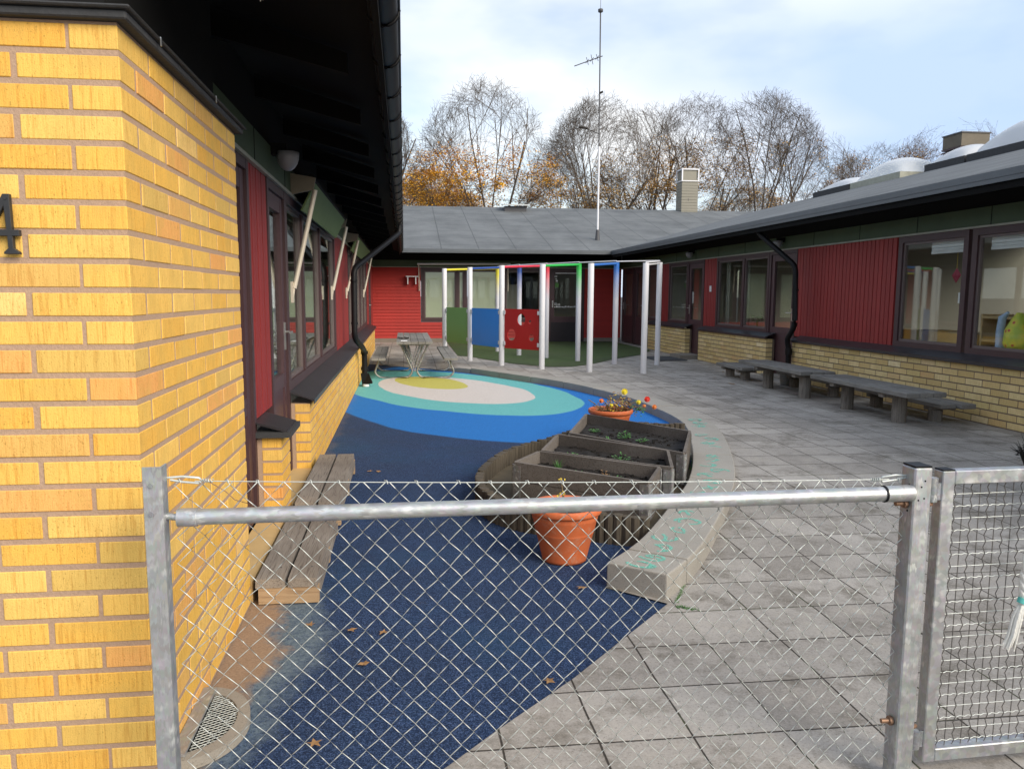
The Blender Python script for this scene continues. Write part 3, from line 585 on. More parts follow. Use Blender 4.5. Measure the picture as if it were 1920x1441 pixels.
# ------------------------------------------------------------------ rear wing
YF = 22.8; WB = Wall('-y', YF)
BW = thing('rear_wing', (3, 26, 0), 'rear wing of the low building, red horizontal boarding and grey felt roof across the yard', 'building')
mb = MB(); zb = .19; i = 0; segs = [(-.87, .46, 0), (1.79, 1.80, 0), (2.74, 2.79, 0), (3.97, 4.12, 0), (5.17, 6.25, 0)]
def lap(mb, a, b, z0, z1):
    n = round((z1-z0)/.088); p_ = (z1-z0)/n
    for k in range(n): z = z0+k*p_; mb.add([(a, YF-.022, z), (b, YF-.022, z), (b, YF-.002, z+p_), (a, YF-.002, z+p_), (a, YF, z), (b, YF, z)], [(0, 1, 2, 3), (0, 4, 5, 1)])
lap(mb, -.87, .47, zb, ZT-.02); lap(mb, 3.97, 4.12, zb, ZT-.02); lap(mb, 5.17, 6.25, zb, ZT-.02); lap(mb, .47, 3.97, zb, .64)
build(mb, 'red_boarding', ['red_lap'], BW)
mb = MB().box(-.87, 6.25, YF+.002, YF+.06, .05, .64); mb.box(-.87, .47, YF+.003, YF+.06, .64, 2.2); mb.box(3.97, 4.12, YF+.003, YF+.06, .64, 2.2); mb.box(5.17, 6.25, YF+.003, YF+.06, .64, 2.2); build(mb, 'wall_core', 'brown_dark', BW)
mb = MB().box(-.87, 4.12, YF-.03, YF+.001, .05, zb-.002); mb.box(5.17, 6.25, YF-.03, YF+.001, .05, zb-.002); build(mb, 'plinth', ['plinth'], BW)
window(WB, BW, .48, 1.78, .65, 2.17, fw=.10, back='blind_pale', mull=(1.5,)); window(WB, BW, 1.81, 2.73, .65, 2.17, fw=.08, back='blind_pale')
window(WB, BW, 2.80, 3.96, .65, 2.17, fw=.09)
FD = door(WB, BW, 4.13, 5.16, .14, 2.17, 1, split=.66)
mb = MB().box(4.32, 4.98, YF-.004, YF-.0, 2.02, 2.05)
for x, z, a, b in ((4.30, 1.93, .07, .03), (4.31, 1.86, .05, .03), (4.33, 1.80, .06, .04)): WB.box(mb, x, x+a, z, z+b, -.027, -.026)
for k in range(14): x = 4.30+k*.045; WB.box(mb, x, x+random.uniform(.02, .034), 1.06, 1.06+random.choice((.03, .045)), -.027, -.026)
for k in range(5): x = 4.30+k*.035; WB.box(mb, x, x+.024, 1.13, 1.165, -.027, -.026)
build(mb, 'door_lettering', 'paper_white', FD)
mb = MB(); WB.box(mb, 4.31, 4.42, 1.64, 1.76, -.0265, -.0255); build(mb, 'door_sticker', 'leaf_green', FD)
mb = MB().box(-.87, 6.25, YF-.02, YF+.05, ZT, 2.37); build(mb, 'green_board', ['green_board'], BW)
mb = MB().box(-.87, 6.25, YF-.03, YF+.05, ZT-.02, ZT-.001); build(mb, 'trim_strip', 'trim_pale', BW)
mb = MB().box(-.87, 6.25, YF, YF+.05, 2.37, 2.86); build(mb, 'black_board', 'black_board', BW)
def zf_(y): return ZE+SL*(y-21.4)
mb = MB(); mb.hexa([(-.07, 21.4, ZE-.05), (5.6, 21.4, ZE-.05), (12.72, 28.52, zf_(28.52)-.05), (-7.2, 28.52, zf_(28.52)-.05)], [(-.07, 21.4, ZE), (5.6, 21.4, ZE), (12.72, 28.52, zf_(28.52)), (-7.2, 28.52, zf_(28.52))])
mb.hexa([(-14, 33.4, zf_(23.6)-.05), (17.6, 33.4, zf_(23.6)-.05), (19.8, 35.6, ZE-.05), (-14, 35.6, ZE-.05)], [(-14, 33.4, zf_(23.6)), (17.6, 33.4, zf_(23.6)), (19.8, 35.6, ZE), (-14, 35.6, ZE)])
roofB = build(mb, 'roof', ['roof_felt'], BW)
mb = MB().box(-.05, 5.585, 21.385, 21.40, ZE-.055, ZE+.012).box(-.05, 5.585, 21.39, 21.41, ZE-.09, ZE-.057); build(mb, 'fascia', 'fascia_metal', roofB)
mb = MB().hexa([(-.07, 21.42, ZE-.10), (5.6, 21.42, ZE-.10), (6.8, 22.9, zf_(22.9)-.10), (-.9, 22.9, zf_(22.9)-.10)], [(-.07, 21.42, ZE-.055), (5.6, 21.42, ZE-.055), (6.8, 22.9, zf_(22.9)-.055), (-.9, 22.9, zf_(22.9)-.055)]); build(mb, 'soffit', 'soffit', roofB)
mb = MB().box(-.87, 6.25, 23.0, 27, .1, .12).box(2.78, 6.25, 27, 27.05, .1, 2.6).box(2.78, 6.25, 23, 27, 2.5, 2.55).box(2.75, 2.78, 23, 27, .1, 2.5).box(4.02, 4.05, 23, 27, .1, 2.5); build(mb, 'interior', ['interior_wall'], BW)
build(MB().box(-.87, 2.75, 27.0, 34, .02, .1), 'bounce_slab', 'bounce_white', BW)  # unseen white slab, added to bounce daylight onto the backs of the rear blinds
mb = MB().box(2.92, 3.36, 23.5, 23.53, .2, 1.72); build(mb, 'inner_door', 'interior_wall', BW)
mb = MB().tube([(5.53, 22.9, 2.9), (5.53, 22.9, 3.05)], .05, 10); 
for x in (.35, 3.0): mb = mb
# roof vent, chimneys, mast, skylights
RV = thing('roof_vent', (3.8, 28.0, 4.3), 'low tin roof vent with a sloping lid on the ridge of the rear roof', 'vent')
mb = MB().box(3.45, 4.2, 27.65, 28.3, 4.1, 4.42); build(mb, 'vent_body', ['chimney_dark'], RV); mb = MB().hexa([(3.36, 27.5, 4.43), (4.3, 27.5, 4.43), (4.22, 28.4, 4.52), (3.42, 28.4, 4.52)], [(3.36, 27.5, 4.47), (4.3, 27.5, 4.47), (4.22, 28.4, 4.56), (3.42, 28.4, 4.56)]); build(mb, 'vent_lid', ['steel'], RV)
C1 = thing('chimney', (10.1, 28.4, 4.3), 'tall square tin chimney with a white framed mesh top on the rear roof', 'chimney')
mb = MB(); x0, x1, y0, y1 = 9.86, 10.46, 28.15, 28.75; z = 4.2
while z < 5.42: mb.box(x0+.006, x1-.006, y0+.006, y1-.006, z, z+.006); mb.box(x0, x1, y0, y1, z+.006, z+.094); z += .1
build(mb, 'cladding', ['chimney_tin'], C1); mb = MB().box(x0-.02, x1+.02, y0-.02, y1+.02, 5.44, 5.47).box(x0-.02, x1+.02, y0-.02, y1+.02, 5.84, 5.88)
for a in (x0-.019, x1-.021): 
    for b in (y0-.019, y1-.021): mb.box(a, a+.04, b, b+.04, 5.47, 5.84)
build(mb, 'white_frame', 'white_paint', C1); build(MB().box(x0+.03, x1-.03, y0+.03, y1-.03, 5.471, 5.839), 'mesh_screen', 'chimney_tin', C1); build(MB().box(10.1, 10.115, y0-.004, y0+.002, 4.75, 4.85), 'latch', 'chimney_dark', C1)
C2 = thing('chimney', (13.47, 18.1, 4.4), 'square dark chimney with a brassy cap rising behind the skylight domes', 'chimney')
mb = MB().box(12.95, 13.6, 17.8, 18.4, 4.2, 4.80); build(mb, 'shaft', ['chimney_dark'], C2); mb = MB()
for z in (4.81, 4.87): mb.box(12.91, 13.64, 17.76, 18.44, z, z+.03)
build(mb, 'bands', 'brown_frame', C2); build(MB().box(12.92, 13.63, 17.77, 18.43, 4.91, 5.20), 'cap', ['chimney_brass'], C2); build(MB().box(12.90, 13.65, 17.75, 18.45, 5.201, 5.23), 'cap_lid', 'chimney_dark', C2)
C2.location = C2.location
MT = thing('antenna_mast', (5.55, 22.9, 2.98), 'tall thin radio mast with small aerials on the rear roof', 'antenna')
mb = MB().tube([(5.55, 22.9, 3.0), (5.55, 22.9, 5.6)], .028, 8); build(mb, 'lower_pole', 'white_paint', MT)
build(MB().tube([(5.545, 22.9, 5.6), (5.52, 22.9, 9.22)], .019, 8), 'upper_pole', 'chimney_dark', MT)
mb = MB().tube([(5.55, 22.9, 2.98), (5.55, 22.9, 3.3)], [.07, .045], 10); mb.box(4.95, 6.15, 22.6, 23.25, 2.985, 2.99); mb = MB().tube([(5.55, 22.9, 2.96), (5.55, 22.9, 3.28)], [.075, .045], 10); build(mb, 'base', 'chimney_dark', MT)
mb = MB().tube([(5.52, 22.9, 9.21), (5.52, 22.9, 9.23), (5.52, 22.9, 9.30), (5.52, 22.9, 9.32)], [.03, .07, .07, .02], 10).tube([(5.52, 22.9, 9.3), (5.52, 22.9, 10.2)], .006, 4); build(mb, 'whip_aerial', 'chimney_dark', MT)
mb = MB().tube([(5.6, 22.9, 8.06), (4.8, 22.9, 7.76)], .014, 5)
for k, l_ in ((.15, .13), (.28, .10), (.0, .09)): x = 5.45-k; z = 8.01-k*.37; mb.tube([(x-.03, 22.9, z+l_), (x+.03, 22.9, z-l_)], .009, 4); mb.tube([(x, 22.9-.2, z), (x, 22.9+.2, z)], .009, 4)
build(mb, 'directional_aerial', 'chimney_dark', MT)
mb = MB().tube([(5.53, 22.9, 7.05), (5.62, 22.85, 7.09)], .03, 6).tube([(5.55, 22.9, 5.95), (5.05, 22.85, 6.10), (4.2, 22.8, 5.90)], [.014, .010, .004], 5).tube([(5.2, 22.85, 6.08), (4.95, 22.85, 6.12)], .035, 6); build(mb, 'side_aerial', 'twig_dark', MT)
dome0 = None
def dome(y0, y1, x0, x1, h_, label, zb_=4.38):
    D_ = thing('skylight', ((x0+x1)/2, (y0+y1)/2, zb_), label, 'skylight', 'skylight domes along the right ridge'); mb = MB(); n = 14; vs = []
    for i in range(n+1):
        for j in range(n+1):
            u, v = -1+2*i/n, -1+2*j/n; r_ = (1-u*u)**.6*(1-v*v)**.6; vs.append(((x0+x1)/2+u*(x1-x0)/2, (y0+y1)/2+v*(y1-y0)/2, zb_+.04+h_*r_))
    mb.add(vs, [(i*(n+1)+j, (i+1)*(n+1)+j, (i+1)*(n+1)+j+1, i*(n+1)+j+1) for i in range(n) for j in range(n)], 0, True); build(mb, 'dome', 'dome_acrylic', D_)
    build(MB().box(x0-.05, x1+.05, y0-.04, y1+.04, zb_-.35, zb_+.04), 'upstand', ['trim_pale' if 'tan' in label else 'bitumen'], D_)
dome(20.8, 22.7, 12.0, 13.4, .30, 'small far skylight dome at the left end of the ridge row')
dome(18.6, 20.75, 12.0, 13.4, .50, 'second skylight dome with a tan upstand, left of the dark chimney')
dome(16.35, 17.6, 12.0, 13.4, .36, 'clear skylight dome just in front of the dark chimney')
dome(13.9, 16.2, 12.0, 13.4, .60, 'largest nearest skylight dome cut by the photo edge')
# ------------------------------------------------------------------ wall lamps, awnings
def lamp(W, s_, z, label):
    o = thing('wall_lamp', W.pt(s_, z, .02), label, 'lamp', 'wall lamps under the eaves')
    p0 = W.pt(s_, z, .02); mb = MB(); n = 10
    vs = []; fs = []
    for i in range(6):
        r_ = .085*math.cos(i/5*math.pi/2)+.001; zz = z-.06-.12*math.sin(i/5*math.pi/2)
        for j in range(n): th = 2*math.pi*j/n; vs.append(Vector(W.pt(s_+r_*math.cos(th), zz+.08, .12+r_*.9*math.sin(th))))
    mb.add(vs, [(i*n+j, i*n+(j+1) % n, (i+1)*n+(j+1) % n, (i+1)*n+j) for i in range(5) for j in range(n)]+[tuple(range(n))], 0, True); build(mb, 'lamp_shade', 'lamp_white', o)
    mb = MB(); W.box(mb, s_-.05, s_+.05, z, z+.07, .0, .12); build(mb, 'lamp_bracket', 'black_board', o)
lamp(WUL, 5.55, 2.33, 'white lamp above the first awning arm on the left wing')
lamp(WUR, 16.9, 2.32, 'far white lamp above the stepped door of the right wing'); lamp(WUR, 12.75, 2.30, 'near white lamp beside the black downpipe on the right wing')
def awning(y0, y1, label):
    o = thing('awning', (-.75, (y0+y1)/2, 2.2), label, 'awning', 'folded awnings over the left windows')
    mb = MB().hexa([(-.80, y0+.15, 2.08), (-.785, y0+.15, 2.08), (-.785, y1-.1, 2.08), (-.80, y1-.1, 2.08)], [(-.69, y0+.15, 2.30), (-.675, y0+.15, 2.30), (-.675, y1-.1, 2.30), (-.69, y1-.1, 2.30)]); build(mb, 'valance', ['awning_green'], o)
    mb = MB().tube([(-.70, y0, 2.31), (-.70, y1, 2.31)], .03, 10); build(mb, 'roller', 'black_board', o)
    for y in (y0, y1):
        mb = MB().hexa([(-.85, y-.012, 2.18), (-.85, y+.012, 2.18), (-.68, y+.012, 2.22), (-.68, y-.012, 2.22)], [(-.85, y-.012, 2.34), (-.85, y+.012, 2.34), (-.66, y+.012, 2.31), (-.66, y-.012, 2.31)]); build(mb, 'bracket', 'bracket_tan', o)
        mb = MB().tube([(-.67, y+.02, 2.22), (-.835, y-.08, 1.47)], .019, 8); mb.tube([(-.835, y-.08, 1.50), (-.85, y-.08, 1.40)], .014, 6); mb.box(-.858, -.84, y-.11, y-.05, 1.36, 1.52); build(mb, 'arm', ['arm_cream'], o)
awning(6.42, 9.85, 'near folded green awning with two cream arms over the first left windows'); awning(12.3, 17.5, 'far folded green awning with two cream arms beyond the downpipe')
o = thing('awning', (1.7, 22.7, 2.26), 'folded white awning rail above the pale windows of the rear wing', 'awning'); build(MB().tube([(.38, 22.66, 2.26), (3.0, 22.66, 2.28)], .028, 8), 'rail', 'white_paint', o)
for x in (.42, 2.93): build(MB().tube([(x, 22.70, 2.24), (x+.01, 22.73, 1.52)], .016, 6), 'arm', 'arm_cream', o)
o = thing('bracket_shelf', (.24, 22.7, 1.9), 'small white bracket shelf on the red rear wall', 'shelf'); build(MB().box(.06, .40, 22.55, 22.775, 1.90, 1.925), 'board', 'white_paint', o)
for x in (.10, .32): build(MB().box(x, x+.03, 22.6, 22.775, 1.70, 1.899), 'support', 'white_paint', o)
# ------------------------------------------------------------------ kerb blocks and planting bed
def offs(path, d_):
    r_ = []
    for i, (x, y) in enumerate(path):
        a = Vector(path[max(0, i-1)]); b = Vector(path[min(len(path)-1, i+1)]); t_ = (b-a).normalized(); r_.append((x+t_.y*d_, y-t_.x*d_))
    return r_
def resample(path, n):
    P_ = [Vector(p_) for p_ in path]; L = [0]
    for a, b in zip(P_, P_[1:]): L.append(L[-1]+(b-a).length)
    out_ = []
    for k in range(n+1):
        s_ = L[-1]*k/n; i = 0
        while i < len(L)-2 and L[i+1] < s_: i += 1
        out_.append(tuple(P_[i].lerp(P_[i+1], (s_-L[i])/max(1e-9, L[i+1]-L[i]))))
    return out_, L[-1]
def smooth(path, it=2):
    for _ in range(it):
        q_ = [path[0]]
        for a, b in zip(path, path[1:]): q_ += [(a[0]*.75+b[0]*.25, a[1]*.75+b[1]*.25), (a[0]*.25+b[0]*.75, a[1]*.25+b[1]*.75)]
        q_.append(path[-1]); path = q_
    return path
ip = smooth(inner); rs, Ltot = resample(ip, 90); os_ = offs(rs, .315)
nseg = len(rs)-1
bounds = [0, 2, 9, 16, 23, 31, 39, 47, 55, 62, 69, 76, 83, 90]
def zk(y): return .128 if y < 6.5 else .128-.030*min(1, (y-6.5)/2)
chalk_specs = {}
for bi in range(len(bounds)-1):
    i0, i1 = bounds[bi], bounds[bi+1]; a = [Vector(p_) for p_ in rs[i0:i1+1]]; b = [Vector(p_) for p_ in os_[i0:i1+1]]
    ta = (a[-1]-a[0]).normalized()*.0065; a[0] = a[0]+ta; b[0] = b[0]+ta; a[-1] = a[-1]-ta; b[-1] = b[-1]-ta
    mb = MB(); n = len(a); jz = random.uniform(-.003, .003); vs = []
    for q_, r_ in zip(a, b):
        zt = zk(q_.y)+jz; vs += [(q_.x, q_.y, -.02), (q_.x, q_.y, zt), (r_.x, r_.y, zt), (r_.x, r_.y, -.02)]
    fs = [(4*i+k, 4*i+4+k, 4*i+4+(k+1) % 4, 4*i+(k+1) % 4) for i in range(n-1) for k in range(4)]+[(0, 1, 2, 3), (4*n-1, 4*n-2, 4*n-3, 4*n-4)]
    mb.add(vs, fs); c_ = (a[0]+b[-1])/2
    lab = ['front end kerb block of the border beside the terracotta pot, chalked turquoise', 'second chalked kerb block from the front end', 'third kerb block from the front end, beside the planter boxes', 'fourth kerb block from the front, beside the farthest planter box', 'fifth kerb block from the front, where the border starts to turn back'][bi] if bi < 5 else 'plain grey kerb block, %s one of the far border counting from the picnic table' % ('eighth', 'seventh', 'sixth', 'fifth', 'fourth', 'third', 'second')[bi-5] if bi < 12 else 'last grey kerb block of the far border, nearest the picnic table'
    dark = bi > 5
    o = build(mb, 'kerb_block', ['kerb_concrete'], None, (c_.x, c_.y, 0)); bv = o.modifiers.new('soft_edge', 'BEVEL'); bv.width = .007; bv.segments = 2; bv.limit_method = 'ANGLE'; bv.angle_limit = .8; o.data.materials[0] = MATS['kerb_concrete']
    tag(o, lab, 'kerb block', 'kerb blocks round the blue play surface')
    if bi < 6:
        mb = MB(); random.seed(40+bi)
        Wd = (b[0]-a[0]).length; zt = zk(c_.y)+jz+.0015
        def bp(u, v):      # u along the block, v across
            k = u*(n-1); i = min(int(k), n-2); q_ = a[i].lerp(a[i+1], k-i); r_ = b[i].lerp(b[i+1], k-i); p_ = q_.lerp(r_, v); return Vector((p_.x, p_.y, zt))
        L_ = (a[-1]-a[0]).length; m_ = max(2, int(L_/.17))
        for g in range(m_):
            uc = (g+.5)/m_; vc = random.uniform(.35, .65)
            for s_ in range(random.choice((2, 3, 3))):
                kind = random.random(); pts = []; N = 10
                au = .32/m_; av = random.uniform(.12, .24)
                ph = random.uniform(0, 6.28); arc = random.uniform(1.6, 5)
                for k in range(N+1):
                    tt = k/N
                    if kind < .55: pts.append((uc+au*math.cos(ph+arc*tt), vc+av*math.sin(ph+arc*tt)))
                    else: pts.append((uc+au*(math.cos(ph)*(2*tt-1)), vc+av*(math.sin(ph)*(2*tt-1))+.03*math.sin(5*tt)))
                pp = [bp(min(.97, max(.03, u)), min(.95, max(.05, v))) for u, v in pts]
                zoff = .0003*s_
                for p0, p1 in zip(pp, pp[1:]):
                    d_ = p1-p0
                    if d_.length < 1e-4: continue
                    nn = Vector((-d_.y, d_.x, 0)).normalized()*.0095; z_ = Vector((0, 0, zoff)); mb.add([p0-nn+z_, p1-nn+z_, p1+nn+z_, p0+nn+z_], [(0, 1, 2, 3)])
        build(mb, 'chalk_drawing', 'chalk', o)
random.seed(11)
# moss and weeds in the joint next to the front kerb block
def tuft(mb, c_, r_, n, h_, mi=0, wdt=.004):
    for _ in range(n):
        a = random.uniform(0, 6.28); q_ = random.uniform(0, r_)**1; x, y = c_[0]+math.cos(a)*q_, c_[1]+math.sin(a)*q_; hh = h_*random.uniform(.5, 1.1); a2 = random.uniform(0, 6.28); le = hh*.6
        dx, dy = math.cos(a2)*wdt, math.sin(a2)*wdt; mb.add([(x-dx, y-dy, c_[2]), (x+dx, y+dy, c_[2]), (x+math.cos(a2+1.5)*le, y+math.sin(a2+1.5)*le, c_[2]+hh)], [(0, 1, 2)], mi)
mb = MB()
for k in range(40): u = k/39; tuft(mb, (1.235+.012*math.sin(k)+.07*u if k % 2 else 1.245+.13*u, 3.42-.05*u if k % 2 else 3.46+.24*u, .004), .012, 10, .011, 0, .0015)
tag(build(mb, 'joint_moss', 'leaf_green', None, (1.27, 3.45, 0)), kind='stuff')
# log edging + soil
pal = smooth([(1.36, 4.34), (1.22, 4.38), (1.04, 4.50), (.84, 4.60), (.66, 4.74), (.55, 4.93), (.50, 5.15), (.50, 5.42), (.555, 5.72), (.665, 6.05), (.80, 6.36), (1.0, 6.62), (1.34, 6.97), (1.60, 7.35), (1.95, 7.62), (2.35, 7.68), (2.72, 7.55)])
pr, pl_ = resample(pal, int(4.9/.062)+20)
mb = MB(); LE = thing('log_edging', (.5, 5.4, 0), 'curved palisade of short upright weathered logs holding the planting bed', 'edging')
for i, (x, y) in enumerate(pr):
    r_ = .031; zt = .165+random.uniform(-.007, .007); n = 9
    ring = [(x+r_*math.cos(6.283*j/n), y+r_*math.sin(6.283*j/n)) for j in range(n)]
    mb.prism(ring, -.03, zt)
build(mb, 'logs', ['wood_log'], LE)
mb = MB().add([(*p_, .045) for p_ in pr]+[(2.45, 6.6, .045), (2.1, 5.55, .045), (1.85, 5.05, .045)], [tuple(range(len(pr)+3))]); tag(build(mb, 'bed_soil', 'bed_soil'), kind='structure')
def planter(q_, z0, z1, label, seed, plants):
    random.seed(seed); FL, BL, BR, FR = [Vector(p_) for p_ in q_]; c_ = (FL+BL+BR+FR)/4
    o = thing('planter_box', (c_.x, c_.y, z0), label, 'planter box', 'wooden planter boxes in the bed')
    ang = math.atan2((FR-FL).y, (FR-FL).x)
    def board(a, b, nm='side_board'):
        d_ = (b-a).normalized(); nn = Vector((-d_.y, d_.x))*.011; mb = MB(); zm = (z0+z1)/2
        for za, zb2 in ((z0, zm-.002), (zm+.002, z1)):
            aa, bb = a, b; A = [aa-nn, bb-nn, bb+nn, aa+nn]; mb.hexa([(p_.x, p_.y, za) for p_ in A], [(p_.x, p_.y, zb2+random.uniform(-.002, .002)) for p_ in A])
        ob = build(mb, nm, ['wood_bed'], o); return ob
    e_ = .012
    for a, b in ((FL, FR), (BL, BR)): board(a, b)
    for a, b in ((FL, BL), (FR, BR)): d_ = (b-a).normalized(); board(a+d_*e_, b-d_*e_)
    for k, (p_, a, b) in enumerate(((FL, FR, BL), (FR, FL, BR), (BL, FL, BR), (BR, BL, FR))):
        mb = MB()
        for t_ in (a, b):
            d_ = (t_-p_).normalized(); nn = Vector((-d_.y, d_.x)); 
            if nn.dot(c_-p_) > 0: nn = -nn
            A = [p_+nn*.013, p_+d_*.055+nn*.013, p_+d_*.055+nn*.016, p_+nn*.016]; mb.hexa([(v.x, v.y, z0+.02) for v in A], [(v.x, v.y, z1-.02) for v in A])
            for zz in (z0+.06, z1-.06): q0 = p_+d_*.035+nn*.016; mb.tube([(q0.x, q0.y, zz), (q0.x+nn.x*.004, q0.y+nn.y*.004, zz)], .006, 6)
        pv = p_-(c_-p_).normalized()*-.0; mb.tube([(pv.x, pv.y, z0+.02), (pv.x, pv.y, z1-.015)], .016, 8); build(mb, 'corner_hinge', ['galv_old'], o)
    # soil, lumpy
    mb = MB(); n = 16; zs = z1-.085; vs = []
    ins = [p_+(c_-p_)*.05 for p_ in (FL, FR, BR, BL)]
    for i in range(n+1):
        for j in range(n+1): u, v = i/n, j/n; p_ = ins[0]*(1-u)*(1-v)+ins[1]*u*(1-v)+ins[2]*u*v+ins[3]*(1-u)*v; vs.append((p_.x, p_.y, zs+random.uniform(-.010, .012)))
    mb.add(vs, [(i*(n+1)+j, (i+1)*(n+1)+j, (i+1)*(n+1)+j+1, i*(n+1)+j+1) for i in range(n) for j in range(n)], 0, False)
    for _ in range(120): u, v = random.random(), random.random(); p_ = ins[0]*(1-u)*(1-v)+ins[1]*u*(1-v)+ins[2]*u*v+ins[3]*(1-u)*v; s_ = random.uniform(.004, .011); mb.box(p_.x-s_, p_.x+s_, p_.y-s_*.7, p_.y+s_*.7, zs, zs+s_*1.6)
    build(mb, 'earth', ['soil'], o)
    for u, v, kind, lab in plants:
        p_ = ins[0]*(1-u)*(1-v)+ins[1]*u*(1-v)+ins[2]*u*v+ins[3]*(1-u)*v; mb = MB(); base = Vector((p_.x, p_.y, zs+.005))
        if kind == 'grass': tuft(mb, tuple(base), .02, 46, .075, 0, .003)
        else:
            nl = {'herb': 34, 'low': 20, 'bush': 60, 'dry': 16}[kind]; R_ = {'herb': .055, 'low': .055, 'bush': .062, 'dry': .05}[kind]; H_ = {'herb': .04, 'low': .03, 'bush': .075, 'dry': .05}[kind]
            for _ in range(nl):
                a = random.uniform(0, 6.28); rr = R_*random.random()**.6; q2 = base+Vector((math.cos(a)*rr, math.sin(a)*rr, H_*random.uniform(.1, 1)*(1-.5*rr/R_))); s_ = random.uniform(.008, .016)
                d1 = Vector((math.cos(a), math.sin(a), random.uniform(-.2, .6)))*s_; d2 = Vector((-math.sin(a), math.cos(a), random.uniform(-.3, .3)))*s_*.5
                mb.add([q2-d1, q2+d2, q2+d1, q2-d2], [(0, 1, 2, 3)]); 
                if _ % 4 == 0: mb.tube([base, q2], .0015, 3, 0, False)
        po = build(mb, 'seedling', ['leaf_dry' if kind == 'dry' else 'leaf_green'], None, tuple(base)); tag(po, lab, 'plant', 'seedlings in the planter boxes')
planter([(.735, 5.277), (.961, 5.624), (1.667, 5.026), (1.464, 4.607)], .05, .305, 'nearest wooden planter box, behind the big terracotta pot', 1, [(.22, .62, 'grass', 'grassy green tuft in the nearest planter box'), (.42, .45, 'herb', 'small leafy seedling right of the grassy tuft in the nearest box'), (.62, .65, 'dry', 'dry brown stalks in the nearest planter box'), (.72, .55, 'low', 'flat green seedling near the right end of the nearest box')])
planter([(.99, 5.665), (1.231, 6.312), (1.905, 5.57), (1.745, 5.005)], .05, .305, 'middle wooden planter box of the three', 2, [(.18, .45, 'low', 'pale flat plant at the left end of the middle planter box'), (.62, .55, 'bush', 'bushy green plant in the middle planter box'), (.82, .4, 'low', 'low seedling at the right end of the middle box'), (.70, .35, 'herb', 'small seedling just right of the bushy plant')])
planter([(1.345, 6.375), (1.714, 7.384), (2.361, 6.359), (1.995, 5.47)], .05, .305, 'farthest wooden planter box, in front of the flowering pot', 3, [(.12, .6, 'herb', 'leafy seedling at the left end of the farthest box'), (.45, .55, 'bush', 'spreading green plant in the middle of the farthest box'), (.62, .55, 'herb', 'leafy seedling right of the spreading plant in the farthest box'), (.3, .35, 'low', 'low pale plant near the front edge of the farthest box')])
mb = MB(); random.seed(3)
for _ in range(60): tuft(mb, (random.uniform(.60, .85), random.uniform(4.9, 5.2), .046), .03, 7, .03, 0, .002)
for _ in range(40): tuft(mb, (random.uniform(2.2, 2.42), random.uniform(5.9, 6.6), .046), .03, 8, .05, 0, .002)
tag(build(mb, 'bed_weeds', 'leaf_green', None, (.7, 5, 0)), kind='stuff')
# ------------------------------------------------------------------ pots
def pot(c_, R_, H_, label, name='flower_pot'):
    o = thing(name, c_, label, 'flower pot', 'terracotta pots'); k = R_; rb = R_*.62
    prof = [(0, 0), (rb, 0), (rb*1.01, .012*H_/.3), (R_*.80, H_*.50), (R_*.815, H_*.515), (R_*.815, H_*.535), (R_*.82, H_*.55), (R_*.835, H_*.57), (R_*.89, H_*.74), (R_*.91, H_*.76), (R_*.92, H_*.79), (R_*.935, H_*.84), (R_*.94, H_*.862), (R_*1.0, H_*.868), (R_*1.025, H_*.90), (R_*1.03, H_*.96), (R_*1.0, H_*1.0), (R_*.94, H_*.995), (R_*.90, H_*.95), (R_*.87, H_*.84)]
    build(MB().lathe(c_, prof, 40), 'pot_body', ['terracotta'], o)
    build(MB().lathe(c_, [(0, H_*.86), (R_*.5, H_*.865), (R_*.87, H_*.85)], 20), 'earth', ['soil'], o); return o
P1 = pot((.855, 4.16, 0), .195, .305, 'large round terracotta pot with a yellowing sprig, nearest to the fence')
P2 = pot((2.02, 7.66, 0), .215, .31, 'round terracotta pot of bright flowers behind the planter boxes')
def leaves(mb, c_, r_, n, s_, mi=0, zr_=.6):
    for _ in range(n):
        d_ = Vector((random.gauss(0, 1), random.gauss(0, 1), random.gauss(0, zr_))).normalized()*r_*random.random()**.4; q_ = Vector(c_)+d_; a = random.uniform(0, 6.28); ss = s_*random.uniform(.6, 1.2)
        d1 = Vector((math.cos(a), math.sin(a), random.uniform(-.6, .6)))*ss; d2 = Vector((-math.sin(a), math.cos(a), random.uniform(-.6, .6)))*ss*.45; mb.add([q_-d1, q_+d2, q_+d1, q_-d2], [(0, 1, 2, 3)], mi)
random.seed(5)
o = thing('sprig_plant', (.84, 4.17, .26), 'spindly sprig with a few yellow leaves in the near pot', 'plant'); mb = MB(); lf = MB()
for dx, dy, h_ in ((-.01, .03, .17), (.0, .02, .10), (-.11, 0, .07), (.16, -.05, .03), (-.03, .0, .09)):
    b_ = Vector((.85+dx*.5, 4.17+dy, .26)); tp = Vector((.85+dx, 4.17+dy, .26+h_)); mb.tube([b_, (b_+tp)/2+Vector((.008, 0, .01)), tp], .003, 4); leaves(lf, tp, .022, 9, .012)
build(mb, 'stems', 'stem_dry', o); build(lf, 'leaves', ['leaf_yellow'], o)
ly = MB(); o = thing('flower_plant', (2.04, 7.66, .28), 'straggly flowering plant with yellow, orange and red blooms in the far pot', 'plant'); mb = MB(); lf = MB(); lg = MB()
tips = [(-.24, .02, .12), (-.12, .0, .13), (.0, .05, .08), (.06, -.02, .06), (.10, .05, .17), (.20, 0, .08), (.27, .0, .10), (.34, -.02, .04), (-.05, .02, .14), (.15, -.03, .05), (-.18, -.04, .05)]
